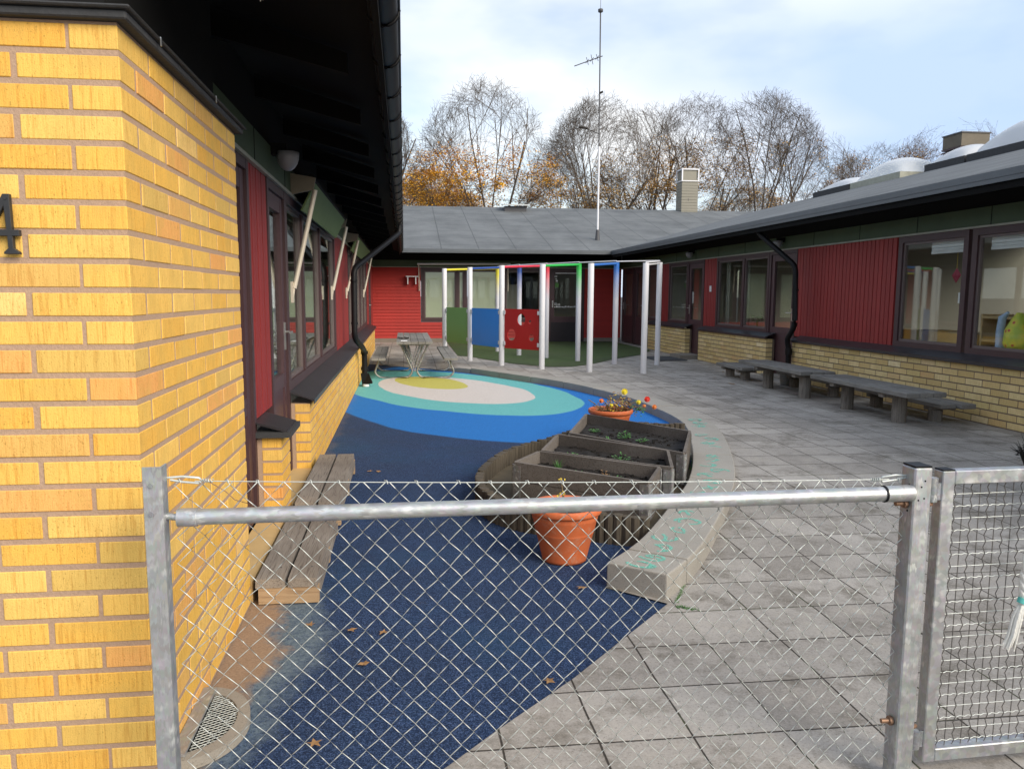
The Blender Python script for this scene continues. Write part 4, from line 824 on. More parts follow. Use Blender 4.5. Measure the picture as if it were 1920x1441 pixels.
for dx, dy, h_ in tips:
    b_ = Vector((2.04+dx*.35, 7.66+dy, .27)); tp = Vector((2.04+dx, 7.66+dy, .28+h_)); mb.tube([b_, (b_+tp)/2+Vector((random.uniform(-.02, .02), 0, .03)), tp], .0045, 4); leaves(lf, (b_+tp)/2, .06, 26, .018)
leaves(lf, (2.10, 7.66, .35), .14, 240, .018); leaves(ly, (2.06, 7.64, .35), .12, 90, .018); leaves(lf, (1.95, 7.62, .31), .07, 50, .016); leaves(lg, (2.28, 7.64, .31), .085, 80, .018); leaves(lg, (2.0, 7.66, .31), .06, 20, .015)
build(mb, 'stems', 'stem_dry', o); build(lf, 'dry_leaves', ['leaf_dry', ], o); build(ly, 'yellow_leaves', ['leaf_yellow'], o); build(lg, 'leaves', ['leaf_green'], o)
def bloom(c_, r_, m_):
    mb = MB(); n = 11
    for ring in range(3):
        for k in range(n):
            a = 6.283*k/n+ring*.3; rr = r_*(1-.25*ring); c3 = Vector(c_); d_ = Vector((math.cos(a), -.35, math.sin(a))); e_ = Vector((-math.sin(a), 0, math.cos(a))); y_ = Vector((0, -.012*ring, 0))
            mb.add([c3+y_, c3+d_*rr*.6+e_*rr*.28+y_, c3+d_*rr+y_, c3+d_*rr*.6-e_*rr*.28+y_], [(0, 1, 2, 3)])
    mb.lathe((c_[0], c_[1]-.02, c_[2]), [(0, .014), (.012, .010), (.016, 0)], 8); build(mb, 'bloom', m_, o)
bloom((2.145, 7.62, .485), .036, 'petal_yellow'); bloom((1.91, 7.60, .40), .026, 'petal_orange'); bloom((2.37, 7.60, .41), .034, 'petal_red'); bloom((2.28, 7.58, .385), .026, 'petal_yellow'); bloom((2.44, 7.58, .335), .027, 'petal_orange'); bloom((2.00, 7.56, .36), .02, 'petal_yellow'); bloom((2.33, 7.56, .35), .018, 'petal_orange')
# ------------------------------------------------------------------ plank benches by the left wall
def plankstep(y0, y1, zt, x0, x1, label):
    o = thing('plank_bench', ((x0+x1)/2, (y0+y1)/2, 0), label, 'bench', 'low plank benches along the left wall'); w_ = (x1-x0-.012)/2
    for k in range(2): a = x0+k*(w_+.012); mb = MB().hexa([(a, y0, zt-.042), (a+w_, y0, zt-.042), (a+w_, y1, zt-.042), (a, y1, zt-.042)], [(a+.002, y0+.002, zt), (a+w_-.002, y0+.002, zt), (a+w_-.002, y1-.002, zt), (a+.002, y1-.002, zt)]); build(mb, 'plank', ['wood_y'], o)
    for yy in (y0+.004, y1-.06, (y0+y1)/2): build(MB().box(x0+.012, x1+.006, yy, yy+.045, .002, zt-.043), 'support', ['wood_fresh'], o)
    build(MB().box(x1-.012, x1+.010, y0+.06, y1-.07, zt-.085, zt-.044), 'side_rail', ['wood_y'], o)
    mb = MB()
    for yy in (y0+.16, y1-.16):
        for k in range(2):
            for q_ in (.3, .7): mb.tube([(x0+k*(w_+.012)+w_*q_, yy, zt), (x0+k*(w_+.012)+w_*q_, yy, zt+.0015)], .005, 6)
    build(mb, 'bolts', 'chimney_dark', o)
plankstep(3.66, 4.78, .122, -.695, -.415, 'nearer low plank bench by the yellow brick wall, just behind the fence'); plankstep(4.92, 6.42, .155, -.682, -.41, 'farther low plank bench by the wall, below the black sill block')
# ------------------------------------------------------------------ window well
WW = thing('window_well', (-.60, 2.55, 0), 'half-round concrete window well with a steel mesh grate at the foot of the brick wall', 'window well')
n = 20; cx, cy_, ra, rb = -.715, 2.58, .19, .235; mb = MB(); vs = []
for i in range(n+1):
    a = -math.pi/2+math.pi*i/n
    for rx, ry, zz in ((ra, rb, .0), (ra, rb, .035), (ra-.04, rb-.045, .035), (ra-.04, rb-.045, -.003)): vs.append((cx+rx*math.cos(a), cy_+ry*math.sin(a), zz))
mb.add(vs, [(4*i+k, 4*i+4+k, 4*i+4+(k+1) % 4, 4*i+(k+1) % 4) for i in range(n) for k in range(4)]+[(0, 1, 2, 3), (4*n, 4*n+3, 4*n+2, 4*n+1)]); build(mb, 'rim', ['well_concrete'], WW)
build(MB().box(-.7185, -.675, 2.37, 2.79, .036, .046), 'back_strip', ['galv'], WW)
build(MB().add([(cx+(ra-.04)*math.cos(-math.pi/2+math.pi*i/n), cy_+(rb-.045)*math.sin(-math.pi/2+math.pi*i/n), .002) for i in range(n+1)], [tuple(range(n+1))]), 'shaft', 'soffit', WW)
mb = MB(); R1, R2_ = ra-.04, rb-.045
def inside(x, y): return ((x-cx)/R1)**2+((y-cy_)/R2_)**2 < 1.02 and x > cx+.038
for i in range(-26, 27):
    for sgn in (1, -1):
        prev = None; k = 0
        while k < 60:
            x = cx+k*.006; y = cy_+i*.017+sgn*(.0085 if k % 4 in (0, 3) else -.0085)*0+sgn*((k*.006)*.62); 
            if inside(x, y): 
                if prev: mb.tube([prev, (x, y, .030+.001*sgn)], .0013, 4, 0, False)
                prev = (x, y, .030+.001*sgn)
            else: prev = None
            k += 1
build(mb, 'grate', ['wire'], WW)
# ------------------------------------------------------------------ picnic table (far left)
PT = thing('picnic_table', (.17, 15.0, 0), 'grey plank picnic table on looped steel legs at the far end of the blue surface', 'picnic table')
mb = MB(); w_ = .61/5
for k in range(5): a = -.135+k*w_; mb.box(a+.003, a+w_-.003, 13.4+random.uniform(-.01, .01), 16.6, .60, .64)
build(mb, 'tabletop', ['wood_table'], PT)
for x0 in (-.545, .665):
    mb = MB()
    for k in range(2): mb.box(x0+k*.115, x0+k*.115+.11, 13.45, 16.6, .325, .36)
    build(mb, 'seat', ['wood_table'], PT)
for y in (13.72, 14.95, 16.2):
    for sgn in (-1, 1):
        c0 = .17; X = lambda q_: c0+sgn*q_
        mb = MB().tube(bend([(X(.60), y, .325), (X(.62), y, .25), (X(.68), y, .10), (X(.60), y, .017), (X(.10), y, .017), (X(.03), y, .12), (X(.24), y, .60)], .09, 5), .0165, 8); mb.tube([(X(.14), y, .60), (X(.02), y+.02, .20), (X(.01), y, .12)], .010, 6); build(mb, 'leg_tube', ['galv_old'], PT)
    build(MB().box(-.10, .44, y-.02, y+.02, .565, .599), 'crossbar', 'galv_old', PT)
o = thing('book', (.0, 13.75, .65), 'small white booklet lying on the picnic table', 'booklet'); build(MB().box(-.06, .05, 13.55, 13.75, .641, .648), 'pages', 'paper_white', o)
mb = MB(); leaves(mb, (-.02, 14.3, .655), .10, 14, .05, 0, .1); tag(build(mb, 'fallen_leaf', 'twig_dark', None, (-.02, 14.3, .65)), 'dark crumpled leaves lying on the picnic table', 'leaf')
# ------------------------------------------------------------------ log-legged tables and benches (right)
random.seed(21)
def slab(x0, x1, y0, y1, zt, n, legs, label, name, cat, grp, rw=.075, rot=0.0):
    o = thing(name, ((x0+x1)/2, (y0+y1)/2, .08), label, cat, grp); w_ = (x1-x0)/n
    for k in range(n):
        e0, e1 = random.uniform(-.03, .03), random.uniform(-.03, .03); mb = MB().box(x0+k*w_+.009, x0+(k+1)*w_-.009, y0+e0, y1+e1, zt-.05, zt+random.uniform(-.003, .003)); build(mb, 'plank', ['wood_table'], o, bevel=.006)
    for (lx, ly) in legs:
        r_ = rw; ring = [(lx+r_*math.cos(6.283*j/10)*random.uniform(.93, 1.05), ly+r_*math.sin(6.283*j/10)) for j in range(10)]; build(MB().prism(ring, .07, zt-.095), 'leg', ['wood_post'], o)
        build(MB().box(x0+.03, x1-.03, ly-.045, ly+.045, zt-.094, zt-.051), 'bearer', ['wood_post'], o)
    return o
G1, G2 = 'heavy plank tables on the paving', 'low plank seats beside the brick wall'
slab(5.03, 5.52, 7.50, 9.42, .45, 3, [(5.28, 7.95), (5.27, 8.95)], 'nearer weathered plank table on thick posts by the brick wall', 'plank_table', 'table', G1)
slab(5.08, 5.57, 9.75, 11.75, .45, 3, [(5.28, 10.0), (5.31, 11.15)], 'farther weathered plank table on thick posts, near the downpipe', 'plank_table', 'table', G1)
slab(5.60, 5.98, 7.70, 9.5, .30, 2, [(5.74, 8.0), (5.74, 9.1)], 'low plank seat between the nearer table and the wall', 'wall_bench', 'bench', G2)
slab(5.62, 5.98, 9.78, 11.55, .30, 2, [(5.74, 10.1), (5.74, 11.2)], 'low plank seat between the farther table and the wall', 'wall_bench', 'bench', G2)
slab(5.25, 5.62, 11.95, 13.0, .30, 2, [(5.42, 12.2), (5.42, 12.8)], 'low plank seat beyond the farther table, its end showing past the tabletop', 'wall_bench', 'bench', G2)
BK = tag(build(MB().lathe((5.72, 11.45, .08), [(0, 0), (.07, 0), (.085, .17), (.09, .17), (.08, .165), (.065, .02)], 20), 'bucket', 'bucket_grey', None, (5.72, 11.45, .08)), 'small pale grey bucket under the farther plank table', 'bucket')
tag(build(MB().box(5.15, 5.80, 15.9, 16.95, .084, .10), 'door_mat', 'mat_rubber', None, (5.5, 16.4, .09)), 'dark rubber mat in front of the stepped door', 'door mat')
# dark bare shrub cut by the right edge
random.seed(9); SH = thing('bare_shrub', (4.85, 5.72, .08), 'dark bare twiggy shrub at the right edge beyond the gate', 'shrub'); mb = MB()
for _ in range(90):
    a = random.uniform(0, 6.28); r_ = random.uniform(.03, .16); mb.tube([(4.95+.03*math.cos(a), 5.72+.03*math.sin(a), .08), (4.95+r_*.5*math.cos(a), 5.72+r_*.5*math.sin(a), .18), (4.95+r_*math.cos(a+.3), 5.72+r_*math.sin(a+.3), random.uniform(.2, .33))], [.006, .004, .001], 3, 0, False)
leaves(mb, (4.98, 5.72, .18), .12, 200, .018); build(mb, 'twigs', 'twig_dark', SH)
# ------------------------------------------------------------------ play frame
FP = [(.86, 17.2), (1.33, 16.29), (1.84, 15.14), (2.48, 14.33), (3.233, 13.76), (4.103, 13.40)]; BP = [(2.193, 18.83), (2.534, 17.64), (3.01, 16.86), (3.51, 16.0), (4.101, 15.32), (4.872, 15.03)]
CL = ['yellow', 'navy', 'red', 'green', 'blue', None]
PF = thing('play_frame', (2.9, 15.6, .08), 'curved white pole play frame with coloured crossbars and three coloured panels', 'play frame')
for i in range(6):
    fx, fy = FP[i]; bx_, by = BP[i]; zt = 1.97; zb2 = 2.05; c = CL[i]
    build(MB().tube([(fx, fy, .07), (fx, fy, zt)], .052, 14), 'pole', ['white_paint'], PF)
    build(MB().tube([(bx_, by, .07), (bx_, by, zb2)], .052, 14), 'pole', ['pole_'+c if c else 'white_paint'], PF)
    build(MB().tube([(fx, fy, zt-.03), (bx_, by, zb2-.02)], .023 if c else .014, 8), 'crossbar', ['paint_'+c if c else 'white_paint'], PF)
    if i < 5: build(MB().tube([(bx_, by, zb2+.02), (BP[i+1][0], BP[i+1][1], zb2+.03)], .012, 6), 'top_rail', 'white_paint', PF)
    else: build(MB().tube([(fx, fy, zt+.01), (bx_, by, zb2+.02)], .012, 6), 'top_rail', 'white_paint', PF)
def panel(a, b, z0, z1, m_, holes=()):
    a, b = Vector(a), Vector(b); d_ = (b-a).normalized(); nn = Vector((-d_.y, d_.x)); L_ = (b-a).length; s0, s1 = .085, L_-.085
    bm = bmesh.new(); loops = [[(s0, z0), (s1, z0), (s1, z1), (s0, z1)]]+[[(cx_+r_*math.cos(6.283*k/24), cz+r_*math.sin(6.283*k/24)) for k in range(24)] for cx_, cz, r_ in holes]; es = []
    for lp in loops: vs = [bm.verts.new((x, 0, z)) for x, z in lp]; es += [bm.edges.new((vs[i], vs[(i+1) % len(vs)])) for i in range(len(vs))]
    bmesh.ops.triangle_fill(bm, edges=es, use_beauty=True); r_ = bmesh.ops.extrude_face_region(bm, geom=list(bm.faces))
    for v in [g for g in r_['geom'] if isinstance(g, bmesh.types.BMVert)]: v.co.y = .016
    mb = MB(); bm.verts.ensure_lookup_table(); bm.verts.index_update()
    mb.add([(a.x+d_.x*v.co.x+nn.x*(v.co.y-.008), a.y+d_.y*v.co.x+nn.y*(v.co.y-.008), v.co.z) for v in bm.verts], [tuple(v.index for v in f_.verts) for f_ in bm.faces]); bm.free()
    po = build(mb, 'panel', [m_], PF)
    for s_ in (s0-.03, s1-.02):
        for z in (z0+.06, z1-.1): p_ = a+d_*s_; build(MB().hexa([(p_.x-nn.x*.02, p_.y-nn.y*.02, z), (p_.x+d_.x*.05-nn.x*.02, p_.y+d_.y*.05-nn.y*.02, z), (p_.x+d_.x*.05+nn.x*.02, p_.y+d_.y*.05+nn.y*.02, z), (p_.x+nn.x*.02, p_.y+nn.y*.02, z)], [(p_.x-nn.x*.02, p_.y-nn.y*.02, z+.07), (p_.x+d_.x*.05-nn.x*.02, p_.y+d_.y*.05-nn.y*.02, z+.07), (p_.x+d_.x*.05+nn.x*.02, p_.y+d_.y*.05+nn.y*.02, z+.07), (p_.x+nn.x*.02, p_.y+nn.y*.02, z+.07)]), 'clamp', 'white_paint', po)
panel(FP[0], FP[1], .42, 1.155, 'panel_green'); panel(FP[1], FP[2], .42, 1.155, 'panel_blue')
L3 = (Vector(FP[3])-Vector(FP[2])).length
panel(FP[2], FP[3], .42, 1.16, 'panel_red', [(L3*.50, .965, .105), (L3*.255, .68, .11), (L3*.75, .645, .065), (L3*.71, .93, .035)])
# ------------------------------------------------------------------ chain link fence and gate
random.seed(31)
FX0, FX1, FY = -.605, 1.415, 2.05
FN = thing('chain_link_fence', (.4, FY, 0), 'galvanised chain link fence panel with a tubular top rail in the foreground', 'fence')
mb = MB().box(-.646, -.600, FY-.025, FY-.020, .0, 1.004); mb.box(-.6045, -.600, FY-.020, FY+.022, .0, 1.004)
po = build(mb, 'post', ['galv'], FN, bevel=.0008); po['label'] = 'angle iron post against the brick corner'
mb = MB()
for x, z in ((-.626, .958), (-.628, .885)): mb.tube([(x, FY-.029, z), (x, FY-.018, z)], .006, 10)
build(mb, 'bolt', 'galv_dark', FN)
mb = MB().box(1.372, 1.4665, FY, FY+.06, 0, .952); mb = MB(); a_ = .062
px0, px1, py0, py1 = 1.415, 1.469, FY-.012, FY+.050
build(MB().box(px0, px1, py0, py1, 0, .952), 'post', ['galv'], FN, bevel=.004)
build(MB().box(px0+.002, px1-.002, py0+.002, py1-.002, .9525, .957), 'post_cap', 'gutter_black', FN)
mb = MB()
for x, z in ((1.447, .915), (1.437, .898), (1.447, .865), (1.430, .86)): mb.tube([(x, py0-.001, z), (x, py0+.002, z)], .0025, 8)
for y, z in ((FY+.01, .90), (FY+.015, .855), (FY+.012, .825)): mb.tube([(px0-.001, y, z), (px0+.002, y, z)], .003, 8)
build(mb, 'drill_holes', 'soffit', FN)
zl_, zr2 = .868, .878
mb = MB().tube([(-.565, FY, zl_), (1.36, FY, zr2)], .0205, 20); build(mb, 'top_rail', ['galv'], FN)
mb = MB().tube([(-.572, FY, zl_), (-.525, FY, zl_)], .0235, 20); mb.tube([(-.60, FY+.003, zl_+.004), (-.565, FY, zl_)], .009, 10); build(mb, 'rail_sleeve', ['galv'], FN); build(MB().tube([(1.335, FY, zr2), (1.416, FY, zr2+.001)], .0232, 20), 'rail_sleeve', ['galv'], FN); build(MB().tube([(1.331, FY, zr2), (1.336, FY, zr2)], .0236, 20), 'rubber_ring', 'gutter_black', FN)
for z in (.845, .19): build(MB().tube([(px0-.035, FY+.016, z), (px0+.001, FY+.016, z)], .0075, 8).tube([(px0-.012, FY+.016, z), (px0-.002, FY+.016, z)], .014, 6), 'hinge_bolt', 'bolt_rust', FN)
# top wire with eyes
ZW0, ZW1 = .957, .912
def zw(x): u = (x-FX0)/(FX1-FX0); return ZW0+(ZW1-ZW0)*u-.020*4*u*(1-u)*.35
ym = FY+.030
mb = MB().tube([(x_, ym, zw(x_)) for x_ in [FX0+.07+(FX1-FX0-.12)*k/30 for k in range(31)]], .0014, 5)
for x, sg in ((FX0+.06, -1), (FX1-.05, 1)):
    z = zw(x); mb.tube([(x+sg*.11, ym, z+.006), (x+sg*.02, ym, z+.012), (x-sg*.02, ym, z+.008), (x-sg*.028, ym, z), (x-sg*.02, ym, z-.006), (x+sg*.02, ym, z-.002), (x+sg*.05, ym, z+.004)], .0032, 7)
    mb.tube([(x-sg*(.03+.0012*k), ym+.005*math.cos(k*1.3), z+.005*math.sin(k*1.3)) for k in range(22)], .0016, 5)
build(mb, 'tension_wire', ['wire'], FN)
# diamond mesh: each wire zigzags down between two columns
NW = 35; xs = [FX0+.02]; p_ = .0685
while xs[-1] < FX1-.012: xs.append(xs[-1]+p_/2*1.0); p_ -= .00019
xs = xs; mb = MB()
pitch_z = .0342
for i in range(0, len(xs)-1):
    a, b = xs[i], xs[i+1]; off_ = 0
    pts = []; k = 0; z = zw(a)-.003
    topz = zw((a+b)/2); zlev = .945; rowz = [] 
    z = .945; lvl = 0; first = True
    while z > .03:
        left = (lvl+i) % 2 == 0; x = a if left else b
        col = i if left else i+1
        jx = .0022*math.sin(col*3.1+lvl*1.7); jz = .002*math.sin(col*1.3+lvl*2.9)
        if z < topz-.004: pts.append((x+jx+(.0010 if left else -.0010)*-1, ym+(.0016 if left else -.0016), z+jz))
        z -= pitch_z*(1+.0); lvl += 1
    if pts:
        x0 = pts[0][0]; other = b if abs(x0-a) < abs(x0-b) else a
        dz = topz-pts[0][2]; fr_ = min(1, dz/pitch_z)
        start = (x0+(other-x0)*fr_, ym, topz)
        hook = [start] if i % 3 else [(start[0]+.006, ym-.004, topz-.004), (start[0]+.004, ym-.005, topz+.005), (start[0]-.003, ym+.003, topz+.005), start]
        # slightly bowed segments
        full = hook[:]
        for q0, q1 in zip([start]+pts, pts):
            q0, q1 = Vector(q0), Vector(q1); m_ = (q0+q1)/2; full.append(tuple(m_+Vector((0, 0, .0008*random.uniform(-1, 1))))); full.append(tuple(q1))
        mb.tube(full, .00135, 5, 0, False)
mesh_o = build(mb, 'wire_mesh', ['wire'], FN)
mb = MB().tube([(-.50, ym, .952), (-.46, ym, .925), (-.44, ym+.01, .90), (-.405, ym, .892), (-.395, ym, .93), (-.405, ym, .948)], .0012, 4); build(mb, 'loose_wire', 'bolt_rust', FN)
# gate
GT = thing('steel_gate', (1.8, 2.1, .05), 'galvanised gate of square tube filled with woven wire mesh, right of the fence', 'gate')
ga = math.radians(2.2); gx, gy = 1.535, 2.085
def gp(s_, z, d_=0): return (gx+s_*math.cos(ga)-d_*math.sin(ga), gy+s_*math.sin(ga)+d_*math.cos(ga), z)
def gbox(mb, s0, s1, z0, z1, d0, d1): mb.hexa([gp(s0, z0, d0), gp(s1, z0, d0), gp(s1, z0, d1), gp(s0, z0, d1)], [gp(s0, z1, d0), gp(s1, z1, d0), gp(s1, z1, d1), gp(s0, z1, d1)])
zt, zb2 = .930, .035; fw = .040
mb = MB(); gbox(mb, 0, fw, zb2, zt, 0, .04); gbox(mb, 1.06, 1.10, zb2, zt, 0, .04); gbox(mb, fw+.0005, 1.0595, zt-fw, zt-.0005, 0.0005, .0395); gbox(mb, fw+.0005, 1.0595, zb2, zb2+fw, 0.0005, .0395)
build(mb, 'frame', ['galv'], GT, bevel=.0025)
mb = MB(); gbox(mb, .001, fw-.001, zt+.0005, zt+.004, .001, .039); build(mb, 'end_cap', 'gutter_black', GT)
for z in (.875, .115):
    mb = MB().tube([gp(-.024, z-.035, .012), gp(-.024, z+.035 if z > .5 else z+.02, .012)], .0155, 14); gbox(mb, -.012, 0, z-.03, z+.02, .004, .012); build(mb, 'hinge', ['galv_dark'], GT)
mb = MB()
for z in (.832, .150): mb.tube([(px1-.001, FY+.02, z+.004), gp(-.024, z, .012)], .007, 8)
build(mb, 'hinge_pin', 'bolt_rust', GT)
mb = MB(); s_ = fw+.018; i = 0
zlist = []; z = zb2+fw+.015
while z < zt-fw: zlist.append(z); z += .0365
slist = []
while s_ < 1.06: slist.append(s_); s_ += .0275
for i, s_ in enumerate(slist): 
    pts = []; z = zb2+fw-.004; k = 0
    while z < zt-fw+.004: pts.append(gp(s_+.0020*(1 if k % 2 else -1), z, .02+.0022*(1 if k % 2 == i % 2 else -1))); z += .01825; k += 1
    mb.tube(pts, .0014, 5, 1, False)
for i, z in enumerate(zlist):
    pts = []; s_ = fw-.004; k = 0
    while s_ < 1.064: pts.append(gp(s_, z+.0009*(1 if k % 2 else -1), .02+.0022*(1 if k % 2 != i % 2 else -1))); s_ += .01375; k += 1
    mb.tube(pts, .0014, 5, 0, False)
build(mb, 'woven_mesh', ['wire', 'wire_dark'], GT)
# rope hanging on the gate
RP = thing('rope', (1.80, 2.08, .5), 'thick white braided rope with a frayed end hanging on the gate', 'rope')
path = [(1.835, 2.075, .935), (1.835, 2.07, .80), (1.815, 2.065, .70), (1.80, 2.06, .60), (1.805, 2.06, .53), (1.832, 2.06, .505), (1.86, 2.065, .52)]
pp = bend(path, .03, 6); mb = MB()
for st in range(3):
    pts = []
    for k, q_ in enumerate(pp): a = k*.95+st*2.094; pts.append((q_.x+.008*math.cos(a), q_.y+.006*math.sin(a), q_.z+.003*math.sin(a*1.3)))
    mb.tube(pts, .0095, 8)
build(mb, 'braid', ['rope_white'], RP)
mb = MB()
for k in range(22):
    a = random.uniform(-1, 1); b_ = random.uniform(-1, 1); mb.tube([(1.796+a*.004, 2.055+b_*.004, .545), (1.778+a*.012, 2.05+b_*.008, .495), (1.767+a*.013, 2.048+b_*.008, .44), (1.757+a*.020, 2.048+b_*.008, .400+random.uniform(-.008, .012))], [.004, .0042, .0038, .002], 5)
build(mb, 'frayed_end', ['rope_white'], RP); build(MB().tube([(1.794, 2.055, .552), (1.789, 2.054, .537)], .0125, 10), 'tape', 'tape_teal', RP)
o = thing('cord', (-.464, 2.9, 2.5), 'short pale cord hanging from the dark eaves at the top of the picture', 'cord')
build(MB().tube([(-.464, 2.9, 2.66), (-.466, 2.9, 2.55), (-.463, 2.9, 2.45), (-.466, 2.9, 2.40)], [.0025, .003, .0032, .002], 5).tube([(-.463, 2.9, 2.45), (-.458, 2.9, 2.405)], .002, 4), 'strand', 'rope_white', o)
# ------------------------------------------------------------------ things seen behind the glass of the right wing
o = thing('cabinet', (7.2, 9.0, .1), 'light wooden cabinet standing behind the first large window', 'cabinet'); build(MB().box(6.75, 7.25, 8.9, 10.2, .1, .98), 'carcass', 'birch', o); build(MB().box(6.74, 6.75, 8.95, 9.5, .2, .93).box(6.74, 6.75, 9.55, 10.1, .2, .93), 'cabinet_door', 'birch', o)
o = thing('shelf_unit', (7.6, 8.2, .1), 'open wooden shelf unit with papers behind the first large window', 'shelf'); build(MB().box(6.8, 7.2, 8.0, 8.03, .1, 1.22).box(6.8, 7.2, 8.75, 8.78, .1, 1.22).box(6.8, 7.2, 8.03, 8.75, 1.17, 1.2).box(6.8, 7.2, 8.03, 8.75, .9, .93).box(6.8, 7.2, 8.03, 8.75, .6, .63), 'carcass', 'birch', o); build(MB().box(7.19, 7.2, 8.03, 8.75, .1, 1.17), 'back', 'birch_dark', o)
tag(build(MB().box(6.85, 7.05, 8.1, 8.35, .931, 1.12), 'paper_stack', 'paper_white', None, (6.95, 8.2, .93)), 'white stack of papers on the wooden shelf behind the window', 'papers')
o = thing('hanging_ornament', (6.45, 8.7, 1.65), 'dark red diamond ornament hanging in the first large window', 'ornament'); build(MB().tube([(6.40, 8.72, 2.08), (6.40, 8.72, 1.74)], .004, 4), 'string', 'leaf_yellow', o); build(MB().add([(6.40, 8.72, 1.76), (6.40, 8.80, 1.67), (6.40, 8.72, 1.58), (6.40, 8.64, 1.67), (6.38, 8.72, 1.67), (6.42, 8.72, 1.67)], [(0, 1, 4), (1, 2, 4), (2, 3, 4), (3, 0, 4), (1, 0, 5), (2, 1, 5), (3, 2, 5), (0, 3, 5)]), 'diamond', 'ornament_red', o)
o = thing('printed_bag', (6.4, 7.85, .85), 'yellow printed bag standing in the nearest right window', 'bag'); mb = MB()
mb.lathe((6.42, 7.72, .84), [(0, 0), (.10, .0), (.14, .10), (.13, .24), (.07, .36), (.03, .42)], 12); build(mb, 'bag_body', 'bag_print', o)
o2 = tag(build(MB().tube([(6.40, 7.95, .86), (6.40, 7.96, 1.05), (6.40, 7.94, 1.2), (6.40, 7.86, 1.26)], [.045, .04, .04, .015], 8), 'cloth_roll', 'cloth_blue', None, (6.40, 7.95, .86)), 'pale blue cloth doll leaning beside the yellow bag in the window', 'cloth')
for y0, y1, l_ in ((6.3, 8.1, 'white pleated blind gathered at the top of the nearest right window'), (8.45, 9.1, 'white pleated blind gathered at the top of the window beside the red boarding')):
    mb = MB()
    for k in range(5): mb.box(6.33+.004*(k % 2), 6.37+.004*(k % 2), y0, y1, 1.93+k*.035, 1.962+k*.035)
    tag(build(mb, 'window_blind', 'paper_white', None, (6.35, (y0+y1)/2, 2.0)), l_, 'blind')
tag(build(MB().box(6.30, 6.302, 8.47, 8.53, 1.35, 1.47).box(6.2995, 6.3015, 8.48, 8.52, 1.36, 1.40), 'sticker', 'paper_white', None, (6.30, 8.5, 1.4)), 'small white sticker on the pane by the middle window post', 'sticker')
mb = MB(); random.seed(17)
for k in range(9): y = 4.7+k*.42; mb.box(9.0, 9.02, y, y+random.uniform(.18, .32), random.uniform(1.2, 1.35), random.uniform(1.5, 1.75))
tag(build(mb, 'wall_pictures', 'cloth_blue', None, (9, 6, 1.4)), 'row of pictures on the far wall inside the nearest room', 'pictures')
for i, (y0, y1) in enumerate(((13.4, 13.55), (14.42, 14.55), (15.35, 15.5), (17.4, 17.55), (19.35, 19.5))):
    mb = MB()
    for k in range(4): mb.tube([(6.42+.015*(k % 2), y0+(y1-y0)*k/3, .85), (6.42+.015*(k % 2), y0+(y1-y0)*k/3, 2.1)], .022, 6)
    tag(build(mb, 'curtain', 'interior_wall', None, (6.42, y0, .85)), 'narrow pale curtain behind the ' + ('near pane of the paired windows', 'middle post of the paired windows', 'far edge of the paired windows', 'window next to the stepped door', 'farthest window of the right wing')[i], 'curtain', 'pale curtains behind the right windows')
mb = MB().box(7.0, 7.6, 13.4, 15.4, .1, .72); tag(build(mb, 'sideboard', 'interior_brown', None, (7.3, 14.4, .1)), 'low reddish sideboard behind the paired right windows', 'sideboard')
mb = MB(); leaves(mb, (6.75, 14.75, .98), .12, 60, .035); mb.tube([(6.75, 14.75, .74), (6.75, 14.75, .95)], .02, 6); mb.lathe((6.75, 14.75, .72), [(0, 0), (.06, 0), (.08, .12)], 12); tag(build(mb, 'window_plant', 'leaf_green', None, (6.75, 14.75, .72)), 'dark potted plant behind the far pane of the paired windows', 'plant')
tag(build(MB().box(6.296, 6.298, 17.0, 17.16, 1.25, 1.5), 'notice', 'paper_white', None, (6.297, 17.1, 1.4)), 'white notice on the glass of the stepped door', 'notice')
# ------------------------------------------------------------------ fallen leaves
random.seed(77)
def fleaf(x, y, z, m_, s_=.028):
    mb = MB(); n = 5; a0 = random.uniform(0, 6.28); vs = [(x, y, z+.004)]
    for k in range(2*n): a = a0+math.pi*k/n; r_ = s_*(1 if k % 2 == 0 else .45)*random.uniform(.8, 1.1); vs.append((x+r_*math.cos(a), y+r_*math.sin(a), z+.002+random.uniform(0, .008)))
    mb.add(vs, [(0, i+1, (i+1) % (2*n)+1) for i in range(2*n)]); return tag(build(mb, 'fallen_leaf', m_, None, (x, y, z)), 'small dry brown leaf lying on ' + ('the dark blue rubber surface' if z < .05 else 'the paving by the farther plank table'), 'leaf', 'fallen leaves on the ground')
for x, y, z in ((-.29, 6.45, .002), (-.22, 6.42, .002), (-.24, 3.32, .002), (-.17, 3.0, .002), (-.42, 3.4, .002), (.52, 2.78, .002), (-.30, 2.45, .002), (.85, 3.7, .002), (-.1, 3.28, .002)): fleaf(x, y, z, 'leaf_dry')
for _ in range(14): fleaf(random.uniform(4.9, 5.9), random.uniform(11.6, 13.6), .084, 'leaf_dry', .035)
